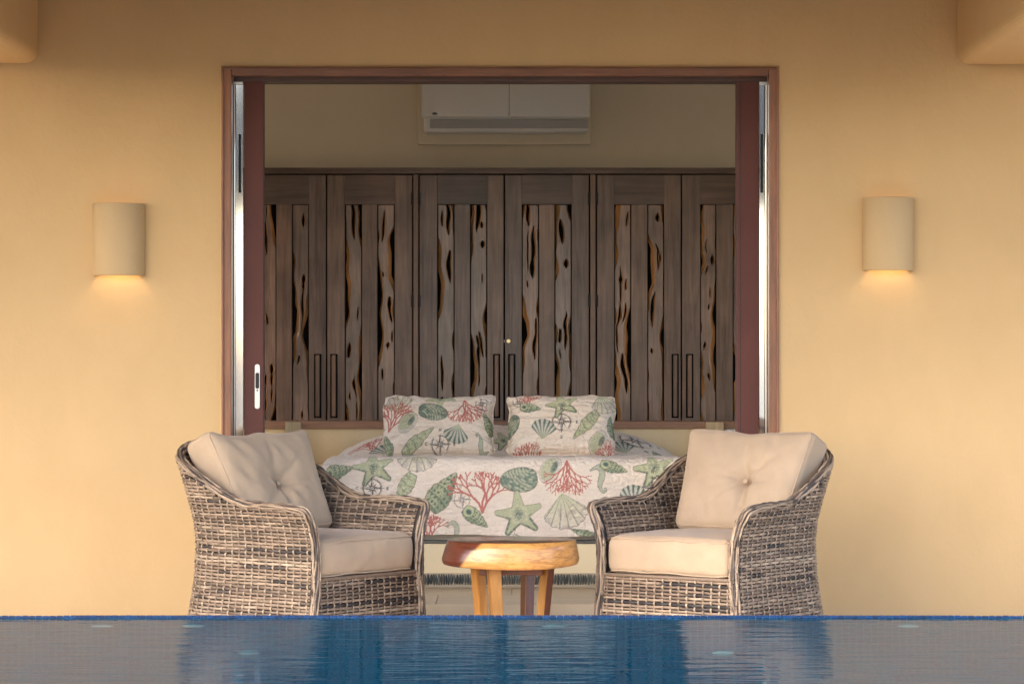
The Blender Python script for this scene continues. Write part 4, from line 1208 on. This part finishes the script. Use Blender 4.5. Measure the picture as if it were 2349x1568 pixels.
def back_cushion(chair, label, seed, lean, dy, roll, but, shift):
    (loc, rz) = chair
    hw, hd, hh = .298, .080, .230
    V, F = rbox(hw, hd, hh, .036, 50, 44)
    u, v = V[:, 0] / hw, V[:, 2] / hh
    bul = np.clip(1 - np.abs(u) ** 2.4, 0, 1) * np.clip(1 - np.abs(v) ** 2.4, 0, 1)
    fr_ = V[:, 1] < 0
    V[:, 1] += np.where(fr_, -1, 1) * .046 * bul ** .95
    bx, bz = but
    dx, dz = V[:, 0] - bx, V[:, 2] - bz; r_ = np.hypot(dx, dz)
    dent = .034 * np.exp(-(r_ / .045) ** 2) + .022 * np.exp(-(r_ / .13) ** 2)
    wob = .022 * np.sin(dz * 9 + seed)
    crease = .026 * np.exp(-((dx - wob) / .020) ** 2) * np.exp(-(dz / .20) ** 2) * (.55 + .45 * (dz < 0))
    cr2 = .016 * np.exp(-((dz - .08 * dx + .02 * np.sin(dx * 14)) / .014) ** 2) * np.exp(-(dx / .12) ** 2)
    cr3 = .012 * np.exp(-((dz - .75 * dx) / .02) ** 2) * np.exp(-(r_ / .16) ** 2)
    V[:, 1] += fr_ * (dent + crease + cr2 + cr3) * np.clip(bul * 3, 0, 1)
    V[:, 1] += fr_ * np.clip(bul * 4, 0, 1) * ((vnoise(V[:, 0] * 7 + seed, V[:, 2] * 7, seed) - .5) * .015 + (vnoise(V[:, 0] * 22 + V[:, 2] * 13 + seed, V[:, 2] * 9 - V[:, 0] * 4, seed + 1) - .5) * .011)
    V[:, 2] += np.clip(v, 0, 1) ** 2 * (-.018 * (1 - u * u) + .010 * (vnoise(V[:, 0] * 11 + seed, V[:, 1] * 0, seed + 2) - .5) * 2)
    V[:, 0] *= 1 - .035 * (1 - v * v) * np.abs(u) ** 3
    V[:, 0] *= 1 + .07 * (v - .2)
    me = weld(np_mesh('back_cushion', V, F))
    e = empty('back_cushion', (0, 0, 0)); tag(e, label, 'cushion', 'back cushions')
    obj('cover', me, M['cush'], e)
    acc = Acc()
    for y in (-hd + .010,):
        p = rrect(hw - .0095, hh - .0095, .030, 0, 14); q = np.stack([p[:, 0], np.full(len(p), y), p[:, 1]], -1)
        uu, vv = q[:, 0] / hw, q[:, 2] / hh
        q[:, 2] += np.clip(vv, 0, 1) ** 2 * (-.018 * (1 - uu * uu) + .010 * (vnoise(q[:, 0] * 11 + seed, 0 * uu, seed + 2) - .5) * 2)
        q[:, 0] *= 1 - .035 * (1 - vv * vv) * np.abs(uu) ** 3
        q[:, 0] *= 1 + .07 * (vv - .2); tube(acc, q, .0036, None, 6, True)
    obj('piping', acc.mesh('piping'), M['cush'], e)
    bm = bmesh.new(); bmesh.ops.create_uvsphere(bm, u_segments=16, v_segments=8, radius=.0115); bmesh.ops.scale(bm, vec=(1, .45, 1), verts=bm.verts)
    o = obj('button', bm, M['cush'], e, True); o.location = (bx, -hd - .046 + .056 + .002, bz)
    mv = Vector((shift, dy, .386 + hh * math.cos(lean) + .0)); mv.rotate(Matrix.Rotation(rz, 3, 'Z'))
    e.location = Vector(loc) + mv
    e.rotation_euler = (Matrix.Rotation(rz, 4, 'Z') @ Matrix.Rotation(-lean, 4, 'X') @ Matrix.Rotation(roll, 4, 'Y')).to_euler()
back_cushion(LCH, 'slouching tan back cushion of the left wicker armchair', 4, R(26), .195, R(0), (.02, -.02), -.012)
back_cushion(RCH, 'upright tan back cushion with button on the right wicker armchair', 9, R(25), .205, R(0), (.03, -.01), .030)

# ------------------------------------------------------------------ round wooden table
def two_tone(name, light, dark, fac_axis, thr, soft, noise_amp, rough=.28):
    m = mat(name, light, rough); k = N(m)
    tc = k.n('TexCoord'); dt = k.n('VectorMath', operation='DOT_PRODUCT'); k.l(tc.outputs['Object'], dt.inputs[0]); dt.inputs[1].default_value = fac_axis
    n0 = k.noise(k.coords('Object', (1, 1, 1)), 7, 3, .5)
    f = k.math('ADD', dt.outputs['Value'], k.math('MULTIPLY', k.math('SUBTRACT', n0, .5), noise_amp))
    grain = k.noise(k.coords('Object', (5, 5, 26), rot=(0, R(38), 0)), 3.0, 5, .6, .8)
    cl_ = k.ramp(grain, [(.28, tuple(x * .40 for x in light)), (.5, light), (.8, tuple(min(1, x * 1.18) for x in light))])
    fg = k.noise(k.coords('Object', (3, 3, 9), rot=(0, R(-50), 0)), 3.0, 4, .6, 1.5)
    cl_ = k.mix(k.ramp(fg, [(.50, (0, 0, 0)), (.68, (.75, .75, .75))]), cl_, tuple(x * q for x, q in zip(light, (.50, .42, .36))))
    cd = k.ramp(grain, [(.25, tuple(x * .5 for x in dark)), (.75, tuple(x * 1.3 for x in dark))])
    mr = k.n('MapRange'); k.l(f, mr.inputs['Value']); mr.inputs['From Min'].default_value = thr - soft; mr.inputs['From Max'].default_value = thr + soft
    k.col(k.mix(mr.outputs[0], cd, cl_)); k.bump(grain, .05, .002)
    k.b.inputs['Coat Weight'].default_value = .35; k.b.inputs['Coat Roughness'].default_value = .22
    return m
SAPW, HEART = (.56, .27, .075), (.11, .030, .016)
M['slab'] = two_tone('slab_rim_wood', SAPW, HEART, (1, 0, -.88), -.455, .008, .075)
m = M['slabtop'] = mat('slab_top_wood', (.16, .075, .04), .22); k = N(m)
g1 = k.noise(k.coords('Object', (2, 16, 16)), 2.0, 5, .6, 1.0)
k.col(k.ramp(g1, [(.3, (.085, .042, .026)), (.7, (.22, .115, .065))])); k.b.inputs['Coat Weight'].default_value = .5; k.b.inputs['Coat Roughness'].default_value = .2
M['legl'] = wood('table_sapwood', (.34, .15, .035), (.60, .31, .09), .35, .8, 'Z', coat=.2, tone=.35)
M['legd'] = wood('table_heartwood', (.10, .028, .015), (.20, .060, .030), .3, .8, 'Z', coat=.3, tone=.25)

TY = -1.42
tb = empty('side_table', (X(1168.5, TY), TY, 0)); tag(tb, 'round two toned wooden side table between the armchairs', 'table')
zt, zbm = Z(1237, TY), Z(1295, TY)
n = 96; th = np.linspace(0, 2 * np.pi, n, endpoint=False)
irr = 1 + .018 * np.sin(2 * th + .6) + .012 * np.sin(3 * th + 2) + .008 * np.sin(5 * th + 1)
rb = .281 * irr; rt = .262 * irr * (1 + .02 * np.cos(th + .4))
def ringv(r, z): return np.stack([r * np.cos(th), r * np.sin(th) * .96, np.full(n, z)], -1)
tk = zt - zbm
rows = [(rt * .0001, zt), (rt * .97, zt), (rt, zt - .003), (rt + (rb - rt) * .45, zt - tk * .3), (rb * .998, zt - tk * .72), (rb * .992, zt - tk * .88), (rb * .975, zt - tk * .97), (rb * .94, zbm), (rb * .0001, zbm)]
V = np.concatenate([ringv(r, z + .004 * np.sin(2 * th + 1) * (i > 4)) for i, (r, z) in enumerate(rows)])
F = grid_faces(len(rows), n, 0, True)
me = np_mesh('top', V, F[:, ::-1]); me.materials.append(M['slab']); me.materials.append(M['slabtop'])
mi = np.zeros(len(F), dtype=np.int32); mi[:n] = 1; me.polygons.foreach_set('material_index', mi)
bmx = bmesh.new(); bmx.from_mesh(me); bmesh.ops.recalc_face_normals(bmx, faces=bmx.faces); bmx.to_mesh(me); bmx.free()
obj('top', me, None, tb)
bm = bmesh.new(); box(bm, -.135, .135, -.085, .10, zbm - .036, zbm + .004, .004)
obj('apron', bm, M['legd'], tb)
def leg(p_top, p_bot, wa, wb, rz, mats):
    bm = bmesh.new(); vs = []
    for (p, sc, z) in ((p_bot, .86, -.10), (p_top, 1.0, zbm + .002)):
        for (a, b_) in ((-1, -1), (1, -1), (1, 1), (-1, 1)):
            q = Vector((a * wa / 2 * sc, b_ * wb / 2 * sc, 0)); q.rotate(Matrix.Rotation(rz, 3, 'Z'))
            vs.append(bm.verts.new((p[0] + q.x, p[1] + q.y, z)))
    for i in range(4):
        f = bm.faces.new((vs[i], vs[(i + 1) % 4], vs[4 + (i + 1) % 4], vs[4 + i])); f.material_index = mats[i]
    bm.faces.new(vs[3::-1]); bm.faces.new(vs[4:])
    bmesh.ops.bevel(bm, geom=list(bm.edges), offset=.003, segments=2, affect='EDGES')
    return obj('leg', bm, [M['legl'], M['legd']], tb)
c0 = 1168.5; S_ = FPX / (TY - CAM_Y)
lx = lambda p: (p - c0) / S_
leg((lx(1096), -.06), (lx(1112), -.03), .044, .052, R(32), (0, 1, 1, 0))
leg((lx(1133), -.155), (lx(1146), -.10), .050, .054, R(14), (0, 0, 1, 0))
leg((lx(1212), .13), (lx(1207), .085), .044, .056, R(24), (1, 1, 1, 1))
leg((lx(1256), -.05), (lx(1237), -.025), .042, .046, R(-42), (0, 1, 1, 0))

# ------------------------------------------------------------------ open pavilion behind the camera (mirrored in the metal door channels)
pv = empty('pavilion', (0, -17.5, 0)); tag(pv, 'dark pavilion roof mirrored in the upper part of the metal door channels', 'pavilion')
m = M['thatch'] = mat('dark_thatch', (.05, .04, .03), .95)
bm = bmesh.new()
for p in ([(-3.4, 2.0, 2.66), (3.4, 2.0, 2.66), (2.6, -.4, 4.9), (-2.6, -.4, 4.9)], [(3.4, -2.8, 2.66), (-3.4, -2.8, 2.66), (-2.6, -.4, 4.9), (2.6, -.4, 4.9)],
          [(-3.4, -2.8, 2.66), (-3.4, 2.0, 2.66), (-2.6, -.4, 4.9)], [(3.4, 2.0, 2.66), (3.4, -2.8, 2.66), (2.6, -.4, 4.9)], [(-3.4, 2.0, 2.66), (-3.4, -2.8, 2.66), (3.4, -2.8, 2.66), (3.4, 2.0, 2.66)]):
    quad(bm, p)
obj('roof', bm, m, pv)
for x_ in (-3.1, 3.1):
    for y_ in (-2.3, 1.7):
        bm = bmesh.new(); box(bm, -.09, .09, -.09, .09, -.15, 2.659, .01); o = obj('post', bm, M['legd'], pv); o.location = (x_, y_, 0)
